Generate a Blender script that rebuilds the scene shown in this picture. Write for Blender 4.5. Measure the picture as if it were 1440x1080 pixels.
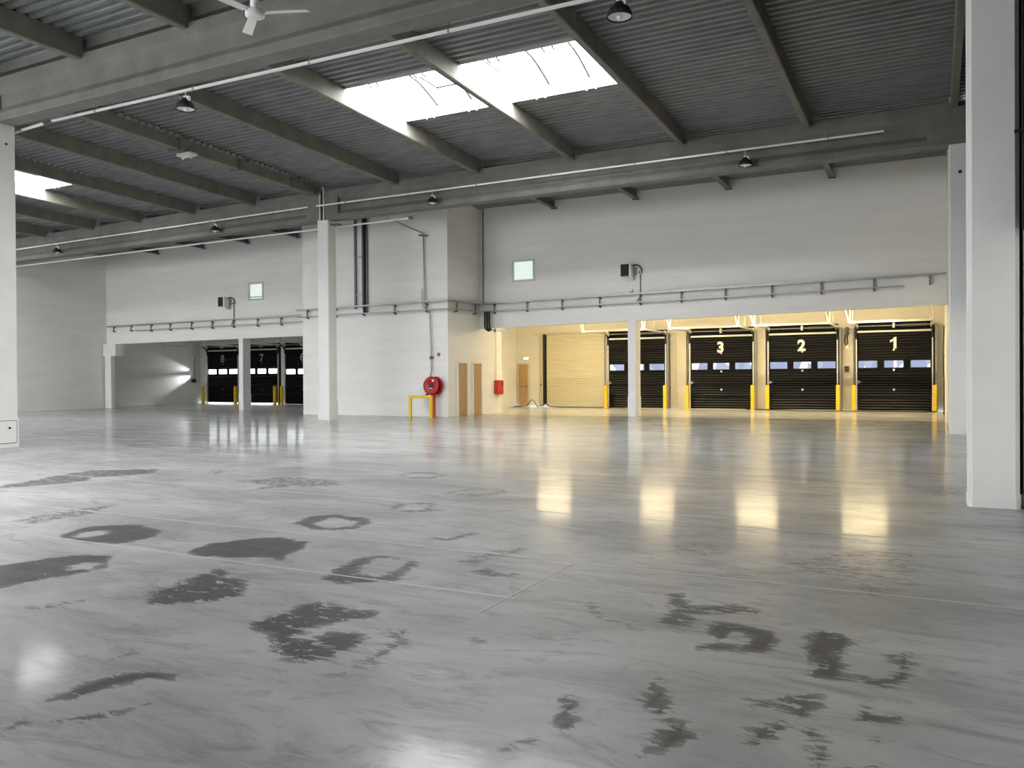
import bpy, bmesh, math, random
import numpy as np
from mathutils import Matrix, Vector

for o in list(bpy.data.objects):
    bpy.data.objects.remove(o, do_unlink=True)
scene = bpy.context.scene
C = scene.collection
random.seed(7)
PI = math.pi

# ------------------------------------------------------------------ camera
CAM_H = 1.42
YAW, PITCH, ROLL, FPX = math.radians(-27.31), math.radians(-0.389), math.radians(-0.375), 1151.0
fw = Vector((math.sin(YAW) * math.cos(PITCH), math.cos(YAW) * math.cos(PITCH), math.sin(PITCH)))
rt0 = Vector((math.cos(YAW), -math.sin(YAW), 0))
up0 = rt0.cross(fw)
rt = rt0 * math.cos(ROLL) + up0 * math.sin(ROLL)
up = -rt0 * math.sin(ROLL) + up0 * math.cos(ROLL)
cam_d = bpy.data.cameras.new('camera')
cam_d.sensor_width = 36.0
cam_d.lens = FPX / 1440.0 * 36.0
cam_d.clip_start = 0.05
cam_d.clip_end = 300
cam = bpy.data.objects.new('camera', cam_d)
C.objects.link(cam)
M = Matrix.Identity(4)
for i in range(3):
    M[i][0], M[i][1], M[i][2] = rt[i], up[i], -fw[i]
M[0][3], M[1][3], M[2][3] = 0, 0, CAM_H
cam.matrix_world = M
scene.camera = cam

# ------------------------------------------------------------------ world, exposure
world = bpy.data.worlds.new('overcast_sky')
scene.world = world
world.use_nodes = True
bg = world.node_tree.nodes['Background']
bg.inputs[0].default_value = (0.80, 0.90, 1.0, 1)
bg.inputs[1].default_value = 0.8
scene.view_settings.view_transform = 'Standard'
scene.view_settings.look = 'None'
scene.view_settings.gamma = 1.0
scene.view_settings.exposure = 1.32
scene.view_settings.use_curve_mapping = False
scene.cycles.max_bounces = 6
scene.cycles.diffuse_bounces = 4
scene.cycles.glossy_bounces = 3
scene.cycles.use_adaptive_sampling = True
scene.cycles.adaptive_threshold = 0.03
scene.cycles.use_denoising = True
scene.cycles.caustics_reflective = False
scene.cycles.caustics_refractive = False
scene.cycles.sample_clamp_indirect = 8.0

SKY_E = 14.5        # skylight panes: overcast daylight through translucent sheet
LAMP_E = 165.0       # warm battens over the lit dock doors
WARM = (1.0, 0.80, 0.45)
DAY = (0.98, 0.99, 1.0)

# daylight leaking past the edge of dock door 8 and raking the side wall of the bay
def leak(name, loc, target, energy, angle, blend):
    d = bpy.data.lights.new(name, 'SPOT')
    d.energy = energy; d.spot_size = math.radians(angle); d.spot_blend = blend
    d.shadow_soft_size = 0.04; d.color = DAY
    o = bpy.data.objects.new(name, d); C.objects.link(o)
    o.location = loc
    o.rotation_euler = (Vector(target) - Vector(loc)).to_track_quat('-Z', 'Y').to_euler()
    return o
leak('door_gap_daylight', (-40.86, 36.6, 1.84), (-41.12, 30.5, 0.1), 300, 30, 0.9)
leak('door_gap_daylight', (-40.86, 36.6, 1.97), (-41.12, 29.5, 3.1), 150, 28, 0.9)

# ------------------------------------------------------------------ materials
MATS = {}
def mat(name, col, rough=0.6, metal=0.0, var=0.0, scale=4.0, bump=0.0, stretch=(1, 1, 1), spec=0.5, bscale=None, emit=None, estr=0.0):
    m = bpy.data.materials.new(name)
    m.use_nodes = True
    nt = m.node_tree; N = nt.nodes; L = nt.links
    b = N['Principled BSDF']
    b.inputs['Base Color'].default_value = (*col, 1)
    b.inputs['Roughness'].default_value = rough
    b.inputs['Metallic'].default_value = metal
    b.inputs['Specular IOR Level'].default_value = spec
    tc = N.new('ShaderNodeTexCoord')
    geo = N.new('ShaderNodeNewGeometry')
    mp = N.new('ShaderNodeMapping'); mp.inputs['Scale'].default_value = stretch
    L.new(geo.outputs['Position'], mp.inputs['Vector'])
    if var > 0:
        n = N.new('ShaderNodeTexNoise'); n.inputs['Scale'].default_value = scale; n.inputs['Detail'].default_value = 3
        n.inputs['Roughness'].default_value = 0.6
        L.new(mp.outputs[0], n.inputs['Vector'])
        r = N.new('ShaderNodeValToRGB')
        r.color_ramp.elements[0].position = 0.3; r.color_ramp.elements[1].position = 0.72
        r.color_ramp.elements[0].color = (*[c * (1 - var) for c in col], 1)
        r.color_ramp.elements[1].color = (*[min(1, c * (1 + var * 0.6)) for c in col], 1)
        L.new(n.outputs['Fac'], r.inputs[0]); L.new(r.outputs[0], b.inputs['Base Color'])
    if bump > 0:
        n2 = N.new('ShaderNodeTexNoise'); n2.inputs['Scale'].default_value = bscale or scale * 6; n2.inputs['Detail'].default_value = 2
        L.new(mp.outputs[0], n2.inputs['Vector'])
        bp = N.new('ShaderNodeBump'); bp.inputs['Strength'].default_value = bump; bp.inputs['Distance'].default_value = 0.02
        L.new(n2.outputs['Fac'], bp.inputs['Height']); L.new(bp.outputs[0], b.inputs['Normal'])
    if emit:
        b.inputs['Emission Color'].default_value = (*emit, 1); b.inputs['Emission Strength'].default_value = estr
    MATS[name] = m
    return m

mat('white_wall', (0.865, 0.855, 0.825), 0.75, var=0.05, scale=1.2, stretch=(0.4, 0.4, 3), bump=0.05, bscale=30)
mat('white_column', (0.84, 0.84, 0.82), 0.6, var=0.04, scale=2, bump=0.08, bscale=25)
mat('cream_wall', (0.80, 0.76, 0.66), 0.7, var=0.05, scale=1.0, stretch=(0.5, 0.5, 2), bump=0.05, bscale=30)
mat('concrete', (0.195, 0.19, 0.172), 0.85, var=0.22, scale=1.6, bump=0.25, bscale=22)
mat('purlin_concrete', (0.215, 0.207, 0.178), 0.85, var=0.2, scale=2.2, bump=0.2, bscale=22)
mat('steel_deck', (0.212, 0.222, 0.226), 0.5, metal=0.0, var=0.25, scale=2.5, stretch=(0.5, 1.5, 1))
mat('roof_board', (0.25, 0.25, 0.25), 0.9, var=0.1)
mat('galvanised', (0.42, 0.43, 0.43), 0.45, metal=0.6, var=0.15, scale=6)
mat('grey_steel', (0.16, 0.165, 0.17), 0.5, metal=0.3, var=0.15, scale=6)
mat('white_metal', (0.80, 0.80, 0.79), 0.4, var=0.04, scale=5)
mat('rail_white', (0.9, 0.9, 0.88), 0.4, var=0.05, scale=4)
mat('track_metal', (0.72, 0.70, 0.62), 0.4, metal=0.2, var=0.1, scale=6)
mat('black_panel', (0.006, 0.006, 0.0057), 0.55, spec=0.08, var=0.08, scale=3, stretch=(1, 1, 6))
mat('door_rib', (0.010, 0.010, 0.009), 0.4, var=0.08, scale=6)
mat('black_rubber', (0.012, 0.012, 0.012), 0.7, var=0.2, scale=8)
mat('black_cladding', (0.012, 0.012, 0.013), 0.7, var=0.2, scale=3)
mat('black_gloss', (0.02, 0.02, 0.022), 0.3, var=0.1, scale=8)
mat('beige_panel', (0.66, 0.60, 0.44), 0.55, var=0.05, scale=3, stretch=(0.6, 1, 4))
mat('beige_jamb', (0.60, 0.55, 0.43), 0.6, var=0.07, scale=3)
mat('grey_jamb', (0.27, 0.26, 0.27), 0.6, var=0.1, scale=4)
mat('yellow_paint', (0.85, 0.56, 0.012), 0.42, var=0.08, scale=6)
mat('red_paint', (0.42, 0.012, 0.018), 0.38, var=0.1, scale=8)
mat('red_box', (0.62, 0.035, 0.02), 0.4, var=0.08, scale=8)
mat('wood_door', (0.52, 0.33, 0.15), 0.5, var=0.16, scale=3, stretch=(7, 7, 0.7))
mat('decal_white', (0.86, 0.86, 0.82), 0.55, var=0.03, scale=9)
mat('decal_grey', (0.36, 0.37, 0.39), 0.6, var=0.05, scale=9)
mat('decal_red', (0.60, 0.04, 0.04), 0.55, var=0.05, scale=9)
mat('sealant', (0.38, 0.38, 0.37), 0.5, var=0.15, scale=3)
mat('reflector', (0.82, 0.82, 0.80), 0.35, var=0.03, scale=9)
mat('bulb_glass', (0.85, 0.85, 0.82), 0.2, var=0.02, scale=9)
mat('frost_frame', (0.60, 0.61, 0.60), 0.4, var=0.05, scale=6)
mat('skylight_bar', (0.022, 0.022, 0.024), 0.7, metal=0.0, var=0.1, scale=6)
mat('lit_deck_end', (0.33, 0.33, 0.31), 0.9, var=0.15, scale=6)  # deck rib ends: the light on them is put into a paler colour

def emit_mat(name, col, strength, var=0.0, scale=3.0):
    m = bpy.data.materials.new(name); m.use_nodes = True
    nt = m.node_tree; N = nt.nodes; L = nt.links
    for n in list(N): N.remove(n)
    out = N.new('ShaderNodeOutputMaterial'); e = N.new('ShaderNodeEmission')
    e.inputs[0].default_value = (*col, 1); e.inputs[1].default_value = strength
    if var:
        tc = N.new('ShaderNodeNewGeometry'); n = N.new('ShaderNodeTexNoise'); n.inputs['Scale'].default_value = scale
        r = N.new('ShaderNodeValToRGB')
        r.color_ramp.elements[0].color = (*[c * (1 - var) for c in col], 1); r.color_ramp.elements[1].color = (*col, 1)
        r.color_ramp.elements[0].position = .35; r.color_ramp.elements[1].position = .65
        L.new(tc.outputs['Position'], n.inputs['Vector']); L.new(n.outputs['Fac'], r.inputs[0]); L.new(r.outputs[0], e.inputs[0])
    L.new(e.outputs[0], out.inputs[0])
    MATS[name] = m
    return m
emit_mat('skylight_pane', DAY, SKY_E, 0.12, 1.5)
emit_mat('lamp_tube', WARM, LAMP_E, 0.03, 4)
emit_mat('frosted_daylight', (0.76, 0.90, 0.83), 0.42, 0.06, 2)
emit_mat('bright_daylight', (0.95, 0.98, 1.0), 2.6, 0.1, 3)
emit_mat('rear_fill_glow', (0.97, 0.98, 1.0), 5.8, 0.05, 1)  # glow of the added rear wall windows
emit_mat('exit_lit', (1.0, 0.98, 0.85), 1.2, 0.02, 9)

def outside_mat(name, seed):
    # daylight seen through a dock door pane: lilac shade beside pale sunlit shapes
    m = bpy.data.materials.new(name); m.use_nodes = True
    nt = m.node_tree; N = nt.nodes; L = nt.links
    for n in list(N): N.remove(n)
    out = N.new('ShaderNodeOutputMaterial'); e = N.new('ShaderNodeEmission'); e.inputs[1].default_value = 0.55
    g = N.new('ShaderNodeNewGeometry'); mp = N.new('ShaderNodeMapping')
    mp.inputs['Scale'].default_value = (1, 0.2, 0.45); mp.inputs['Location'].default_value = (seed * 3.7, seed, 0)
    v = N.new('ShaderNodeTexVoronoi'); v.inputs['Scale'].default_value = 2.6
    r = N.new('ShaderNodeValToRGB'); r.color_ramp.interpolation = 'CONSTANT'
    cr = r.color_ramp
    cr.elements[0].color = (0.30, 0.35, 0.50, 1); cr.elements[0].position = 0
    cr.elements[1].color = (0.38, 0.43, 0.58, 1); cr.elements[1].position = 0.35
    a = cr.elements.new(0.62); a.color = (0.95, 0.93, 0.88, 1)
    L.new(g.outputs['Position'], mp.inputs[0]); L.new(mp.outputs[0], v.inputs['Vector'])
    sp = N.new('ShaderNodeSeparateColor'); L.new(v.outputs['Color'], sp.inputs[0]); L.new(sp.outputs[0], r.inputs[0])
    L.new(r.outputs[0], e.inputs[0]); L.new(e.outputs[0], out.inputs[0])
    MATS[name] = m
outside_mat('pane_outside', 1.0)

# ------------------------------------------------------------------ mesh helpers
class MB:
    def __init__(self): self.v = []; self.f = []; self.smooth = []
    def add(self, vs, fs, smooth=False):
        k = len(self.v); self.v += [tuple(p) for p in vs]
        self.f += [tuple(i + k for i in f) for f in fs]; self.smooth += [smooth] * len(fs)
        return self
    def box(self, a, b):
        x0, y0, z0 = (min(a[i], b[i]) for i in range(3)); x1, y1, z1 = (max(a[i], b[i]) for i in range(3))
        return self.add([(x0, y0, z0), (x1, y0, z0), (x1, y1, z0), (x0, y1, z0), (x0, y0, z1), (x1, y0, z1), (x1, y1, z1), (x0, y1, z1)],
                        [(0, 3, 2, 1), (4, 5, 6, 7), (0, 1, 5, 4), (1, 2, 6, 5), (2, 3, 7, 6), (3, 0, 4, 7)])
    def prism(self, poly, axis, a, b):
        # poly = list of 2D points in the two other axes, extruded along axis from a to b
        def mk(p, t):
            return {0: (t, p[0], p[1]), 1: (p[0], t, p[1]), 2: (p[0], p[1], t)}[axis]
        n = len(poly)
        vs = [mk(p, a) for p in poly] + [mk(p, b) for p in poly]
        fs = [tuple(range(n))[::-1], tuple(range(n, 2 * n))] + [(i, (i + 1) % n, n + (i + 1) % n, n + i) for i in range(n)]
        return self.add(vs, fs)
    def cbox(self, a, b, c=0.02, axis=2):
        # box with chamfered edges along one axis
        x = [i for i in range(3) if i != axis]
        u0, v0, u1, v1 = a[x[0]], a[x[1]], b[x[0]], b[x[1]]
        poly = [(u0 + c, v0), (u1 - c, v0), (u1, v0 + c), (u1, v1 - c), (u1 - c, v1), (u0 + c, v1), (u0, v1 - c), (u0, v0 + c)]
        return self.prism(poly, axis, a[axis], b[axis])
    def tube(self, pts, r, n=8, cap=True):
        pts = [Vector(p) for p in pts]; rings = []
        prev = None
        for i, p in enumerate(pts):
            d = (pts[min(i + 1, len(pts) - 1)] - pts[max(i - 1, 0)]).normalized()
            ref = prev if prev is not None else (Vector((0, 0, 1)) if abs(d.z) < 0.9 else Vector((1, 0, 0)))
            u = (ref - d * ref.dot(d)).normalized(); w = d.cross(u); prev = u
            rings.append([p + (u * math.cos(2 * PI * k / n) + w * math.sin(2 * PI * k / n)) * r for k in range(n)])
        vs = [q for g in rings for q in g]; fs = []
        for i in range(len(rings) - 1):
            for k in range(n):
                fs.append((i * n + k, i * n + (k + 1) % n, (i + 1) * n + (k + 1) % n, (i + 1) * n + k))
        self.add(vs, fs, True)
        if cap:
            self.add(rings[0], [tuple(range(n))[::-1]]); self.add(rings[-1], [tuple(range(n))])
        return self
    def lathe(self, prof, n=24, axis=2, c=(0, 0, 0)):
        vs = []; fs = []
        for (r, h) in prof:
            for k in range(n):
                a = 2 * PI * k / n; p = [0, 0, 0]; o = [i for i in range(3) if i != axis]
                p[o[0]] = r * math.cos(a) + c[o[0]]; p[o[1]] = r * math.sin(a) + c[o[1]]; p[axis] = h + c[axis]
                vs.append(tuple(p))
        for i in range(len(prof) - 1):
            for k in range(n):
                fs.append((i * n + k, i * n + (k + 1) % n, (i + 1) * n + (k + 1) % n, (i + 1) * n + k))
        return self.add(vs, fs, True)
    def mesh(self, name, m):
        me = bpy.data.meshes.new(name)
        me.from_pydata(self.v, [], self.f)
        me.polygons.foreach_set('use_smooth', self.smooth)
        bm = bmesh.new(); bm.from_mesh(me)
        bmesh.ops.recalc_face_normals(bm, faces=bm.faces)
        bm.to_mesh(me); bm.free()
        me.materials.append(MATS[m]); me.update()
        return me

def tag(o, label=None, cat=None, group=None, kind=None):
    if label: o['label'] = label
    if cat: o['category'] = cat
    if group: o['group'] = group
    if kind: o['kind'] = kind
    return o
def obj(name, me, parent=None, loc=(0, 0, 0), rot=None):
    o = bpy.data.objects.new(name, me); C.objects.link(o)
    o.location = loc
    if rot: o.rotation_euler = rot
    if parent: o.parent = parent
    return o
def thing(name, label, cat, loc=(0, 0, 0), rz=0.0, group=None, kind=None):
    o = obj(name, None, None, loc, (0, 0, rz)); o.empty_display_size = 0.2
    return tag(o, label, cat, group, kind)
def struct(name, mb, m, parent=None, label=None):
    o = obj(name, mb.mesh(name, m), parent)
    if not parent: o['kind'] = 'structure'
    if label: o['label'] = label
    return o
def part(parent, name, mb, m, loc=(0, 0, 0), rot=None, label=None):
    me = mb if isinstance(mb, bpy.types.Mesh) else mb.mesh(name, m)
    o = obj(name, me, parent, loc, rot)
    if label: o['label'] = label
    return o
def solo(name, mb, m, label, cat, group=None, loc=(0, 0, 0)):
    return tag(obj(name, mb.mesh(name, m), None, loc), label, cat, group)
def copy_tree(o, parent=None):
    c = o.copy(); C.objects.link(c); c.parent = parent
    for ch in list(o.children):
        copy_tree(ch, c)
    return c

# ------------------------------------------------------------------ main planes
YA0, YA1 = 10.5, 10.93          # near girder
YB0, YB1 = 22.6, 23.05          # far girder
YK = 26.0                       # projecting block
YL = 28.5                       # lintel wall
YD = 36.7                       # dock door wall
XJ = -19.15                     # girder joint over the middle column
XWL = -38.7                     # side wall
XWL2 = -41.05                   # side wall inside the far dock bay
XR = 0.30
def zl(x):                      # the left hand half of the hall sits slightly lower towards the side wall
    return 0.0105 * (x - XJ) if x < XJ else 0.0
def zr(x):                      # beam and trays over the lit bay rise slightly to the right
    return 0.0116 * (x + 15.2)
def deck_z(x, y):
    return 8.33 + 0.03 * (YB0 - y) + zl(x)

# ------------------------------------------------------------------ floor
# stains: (strength, raggedness, outline, islands left clean) in floor metres
STAINS = [
    (1.00, 0.35, [(-7.11,4.73),(-7.35,5.05),(-7.27,5.34),(-6.95,5.53),(-6.58,5.37),(-6.31,5.11),(-6.30,4.73),(-6.68,4.69)], [[(-6.93,4.78),(-7.08,5.01),(-7.04,5.15),(-6.85,5.04),(-6.77,4.86)]]),
    (1.00, 0.25, [(-5.52,4.81),(-5.67,5.13),(-5.45,5.41),(-5.21,5.60),(-4.93,5.52),(-4.83,5.56),(-4.69,5.30),(-4.65,5.04),(-4.60,4.87),(-4.75,4.91),(-4.97,4.78),(-5.27,4.69)], []),
    (1.00, 0.40, [(-6.43,3.80),(-6.37,4.10),(-6.23,4.34),(-5.89,4.36),(-5.63,4.10),(-5.61,3.88),(-5.69,3.66),(-5.66,3.34),(-5.77,3.13),(-6.48,3.51)], [[(-5.95,3.97),(-5.97,4.10),(-5.81,4.15),(-5.71,4.01),(-5.79,3.92)]]),
    (1.00, 0.75, [(-4.53,3.54),(-4.71,3.74),(-4.75,3.98),(-4.76,4.27),(-4.81,4.42),(-4.66,4.44),(-4.55,4.28),(-4.33,4.31),(-4.05,4.02),(-4.13,3.79),(-4.30,3.65),(-4.39,3.54)], []),
    (1.00, 0.60, [(-3.59,3.51),(-3.55,3.64),(-3.55,3.94),(-3.43,4.04),(-2.99,4.07),(-2.96,3.96),(-3.10,3.70),(-3.08,3.59),(-2.85,3.69),(-2.75,3.52),(-2.73,3.28),(-2.84,3.15),(-2.92,3.13)], [[(-3.20,3.46),(-3.17,3.64),(-3.04,3.86),(-2.93,3.85),(-3.07,3.57),(-3.09,3.42)]]),
    (0.80, 0.70, [(-2.96,3.89),(-2.75,3.82),(-2.60,3.89),(-2.55,3.69),(-2.48,3.40),(-2.52,3.19),(-2.57,3.12),(-2.58,3.44),(-2.68,3.72)], []),
    (1.00, 0.45, [(-3.93,4.51),(-4.01,4.75),(-4.06,5.15),(-3.92,5.39),(-3.66,5.32),(-3.54,5.32),(-3.41,5.04),(-3.39,4.70),(-3.66,4.48)], [[(-3.76,4.78),(-3.89,5.10),(-3.86,5.31),(-3.65,5.27),(-3.53,4.94),(-3.58,4.75)]]),
    (1.00, 0.40, [(-5.67,6.18),(-5.76,6.50),(-5.61,6.77),(-5.16,6.78),(-4.91,6.58),(-4.87,6.30),(-5.12,6.02),(-5.38,6.02)], [[(-5.44,6.24),(-5.49,6.63),(-5.14,6.56),(-4.96,6.38),(-5.16,6.12)]]),
    (0.80, 0.50, [(-5.30,7.27),(-5.42,7.66),(-5.24,7.98),(-5.01,7.84),(-4.92,7.55),(-4.63,7.53),(-4.84,7.22)], [[(-5.23,7.36),(-5.23,7.74),(-5.05,7.71),(-4.93,7.39)]]),
    (0.85, 0.30, [(-7.10,9.97),(-7.08,10.39),(-6.76,10.53),(-6.37,10.30),(-6.33,9.85),(-6.67,9.70)], [[(-7.01,10.02),(-6.96,10.24),(-6.70,10.35),(-6.47,10.26),(-6.46,9.98),(-6.72,9.86)]]),
    (0.70, 0.50, [(-5.46,8.58),(-5.40,9.04),(-5.05,9.35),(-4.74,9.20),(-4.76,8.64),(-5.04,8.44)], [[(-5.32,8.65),(-5.29,8.95),(-5.03,9.14),(-4.93,8.76)]]),
    (0.90, 0.50, [(-4.05,6.18),(-3.81,6.26),(-3.84,6.66),(-3.71,6.49),(-3.72,6.16),(-3.89,6.05)], []),
    (0.90, 0.60, [(-3.07,5.21),(-2.96,5.36),(-2.83,5.23),(-2.69,5.32),(-2.65,5.22),(-2.82,5.11)], []),
    (0.75, 0.80, [(-3.31,5.43),(-3.26,5.80),(-3.08,6.13),(-2.97,6.06),(-3.07,5.68),(-3.14,5.35)], []),
    (0.90, 0.50, [(-11.28,6.67),(-11.68,7.53),(-11.96,8.53),(-11.09,9.03),(-10.61,8.71),(-11.00,7.84),(-10.70,7.52),(-10.91,6.84),(-11.18,6.25)], []),
    (0.75, 0.70, [(-8.33,5.06),(-8.53,5.66),(-8.34,6.30),(-8.05,5.78),(-8.04,5.29),(-7.90,5.09)], []),
    (0.80, 0.80, [(-8.73,8.41),(-8.50,9.15),(-7.40,9.10),(-7.10,8.65),(-7.66,8.24),(-7.78,7.66),(-7.99,8.33)], []),
    (0.60, 0.70, [(-10.13,9.03),(-10.21,9.54),(-9.69,9.33),(-9.62,8.85)], []),
    (1.00, 0.50, [(-3.49,2.26),(-3.58,2.43),(-3.55,2.60),(-3.42,2.75),(-3.24,2.77),(-3.20,2.70),(-3.33,2.68),(-3.42,2.54),(-3.42,2.39),(-3.43,2.32)], []),
    (0.90, 0.60, [(-3.28,2.16),(-3.20,2.27),(-3.09,2.45),(-3.06,2.40),(-3.10,2.27),(-3.16,2.18)], []),
    (0.80, 0.60, [(-3.37,1.98),(-3.44,2.10),(-3.39,2.14),(-3.33,2.08),(-3.31,1.87)], []),
    (0.35, 0.10, [(-2.48,4.50),(-2.41,5.08),(-2.04,5.06),(-1.78,4.93),(-1.68,4.68),(-1.73,4.53),(-1.97,4.54)], []),
    (0.85, 0.60, [(-2.01,4.95),(-1.91,4.81),(-1.72,4.59),(-1.45,4.39),(-1.50,4.41),(-1.76,4.55),(-1.94,4.76)], []),
    (0.95, 0.70, [(-1.59,5.16),(-1.50,5.30),(-1.35,5.02),(-1.07,5.19),(-0.92,5.07),(-1.08,4.97),(-1.28,4.81),(-1.18,4.70),(-1.29,4.47),(-1.41,4.53),(-1.41,4.78)], []),
    (1.00, 0.40, [(-1.13,4.52),(-1.13,4.73),(-0.92,4.77),(-0.80,4.73),(-0.71,4.55),(-0.75,4.34),(-0.90,4.28),(-1.10,4.20),(-1.16,4.30),(-1.01,4.34)], [[(-1.01,4.42),(-0.99,4.62),(-0.91,4.59),(-0.89,4.43),(-0.92,4.32)]]),
    (1.00, 0.50, [(-0.63,4.70),(-0.59,4.86),(-0.46,4.85),(-0.39,4.68),(-0.40,4.43),(-0.37,4.12),(-0.49,4.06),(-0.56,4.13),(-0.57,4.41)], []),
    (0.95, 0.70, [(-0.21,4.52),(-0.13,4.66),(-0.08,4.47),(-0.09,4.19),(-0.19,4.08),(-0.38,4.11),(-0.32,4.22),(-0.21,4.20),(-0.16,4.38)], []),
    (0.90, 0.70, [(-0.77,3.66),(-0.65,3.70),(-0.61,3.78),(-0.47,3.90),(-0.43,3.76),(-0.46,3.56),(-0.53,3.58),(-0.59,3.66),(-0.66,3.58)], []),
    (0.90, 0.80, [(-0.69,3.33),(-0.61,3.43),(-0.54,3.51),(-0.50,3.41),(-0.56,3.31),(-0.59,3.21),(-0.66,3.22)], []),
    (0.90, 0.80, [(-0.48,3.49),(-0.40,3.49),(-0.36,3.27),(-0.34,3.13),(-0.39,3.10),(-0.43,3.30)], []),
    (0.90, 0.70, [(-0.31,3.70),(-0.29,3.88),(-0.24,3.77),(-0.12,3.80),(-0.12,3.68),(-0.26,3.63)], []),
    (0.75, 0.80, [(-0.25,3.49),(-0.17,3.57),(-0.17,3.44),(-0.22,3.42)], []),
    (0.85, 0.80, [(-0.29,3.19),(-0.18,3.30),(-0.17,3.18),(-0.28,3.12)], []),
    (1.00, 0.55, [(-1.18,3.57),(-1.15,3.74),(-1.02,3.51),(-0.90,3.25),(-0.85,3.17),(-0.91,3.06),(-0.97,2.94),(-1.02,3.15),(-1.00,3.30),(-1.11,3.38)], []),
    (1.00, 0.40, [(-1.51,3.37),(-1.41,3.39),(-1.36,3.22),(-1.32,3.07),(-1.37,3.01),(-1.43,3.10),(-1.43,3.22)], []),
    (0.80, 0.60, [(-1.49,2.69),(-1.47,2.82),(-1.37,2.97),(-1.36,2.89),(-1.43,2.75)], []),
    (0.53, 1.00, [(-1.01,6.48),(-0.60,7.25),(-0.13,7.48),(-0.11,6.20),(-0.38,5.61),(-0.57,6.13),(-0.88,6.26)], []),
    (0.52, 1.00, [(-2.02,6.48),(-1.83,7.13),(-1.50,6.88),(-1.58,6.48),(-1.80,6.44)], []),
    (0.60, 0.80, [(-0.23,11.26),(0.04,11.90),(0.37,11.53),(0.22,10.93),(-0.11,10.91)], []),
    (0.70, 0.80, [(-2.28,3.85),(-2.22,3.94),(-2.13,3.85),(-2.16,3.77)], []),
    (0.75, 0.80, [(-5.07,3.15),(-4.99,3.35),(-4.91,3.54),(-4.87,3.41),(-4.94,3.18)], []),
    (0.70, 0.80, [(-3.73,2.73),(-3.75,2.87),(-3.73,3.04),(-3.69,2.93),(-3.69,2.78)], []),
    (0.50, 0.90, [(-6.07,8.59),(-5.09,8.36),(-4.62,8.39),(-4.89,8.02),(-5.40,8.21)], []),
    (0.60, 0.90, [(-3.63,4.03),(-3.50,4.01),(-3.39,4.09),(-3.37,3.93),(-3.46,3.88)], []),
    (0.60, 0.80, [(-2.86,2.39),(-2.79,2.46),(-2.76,2.41)], []),
]

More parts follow.
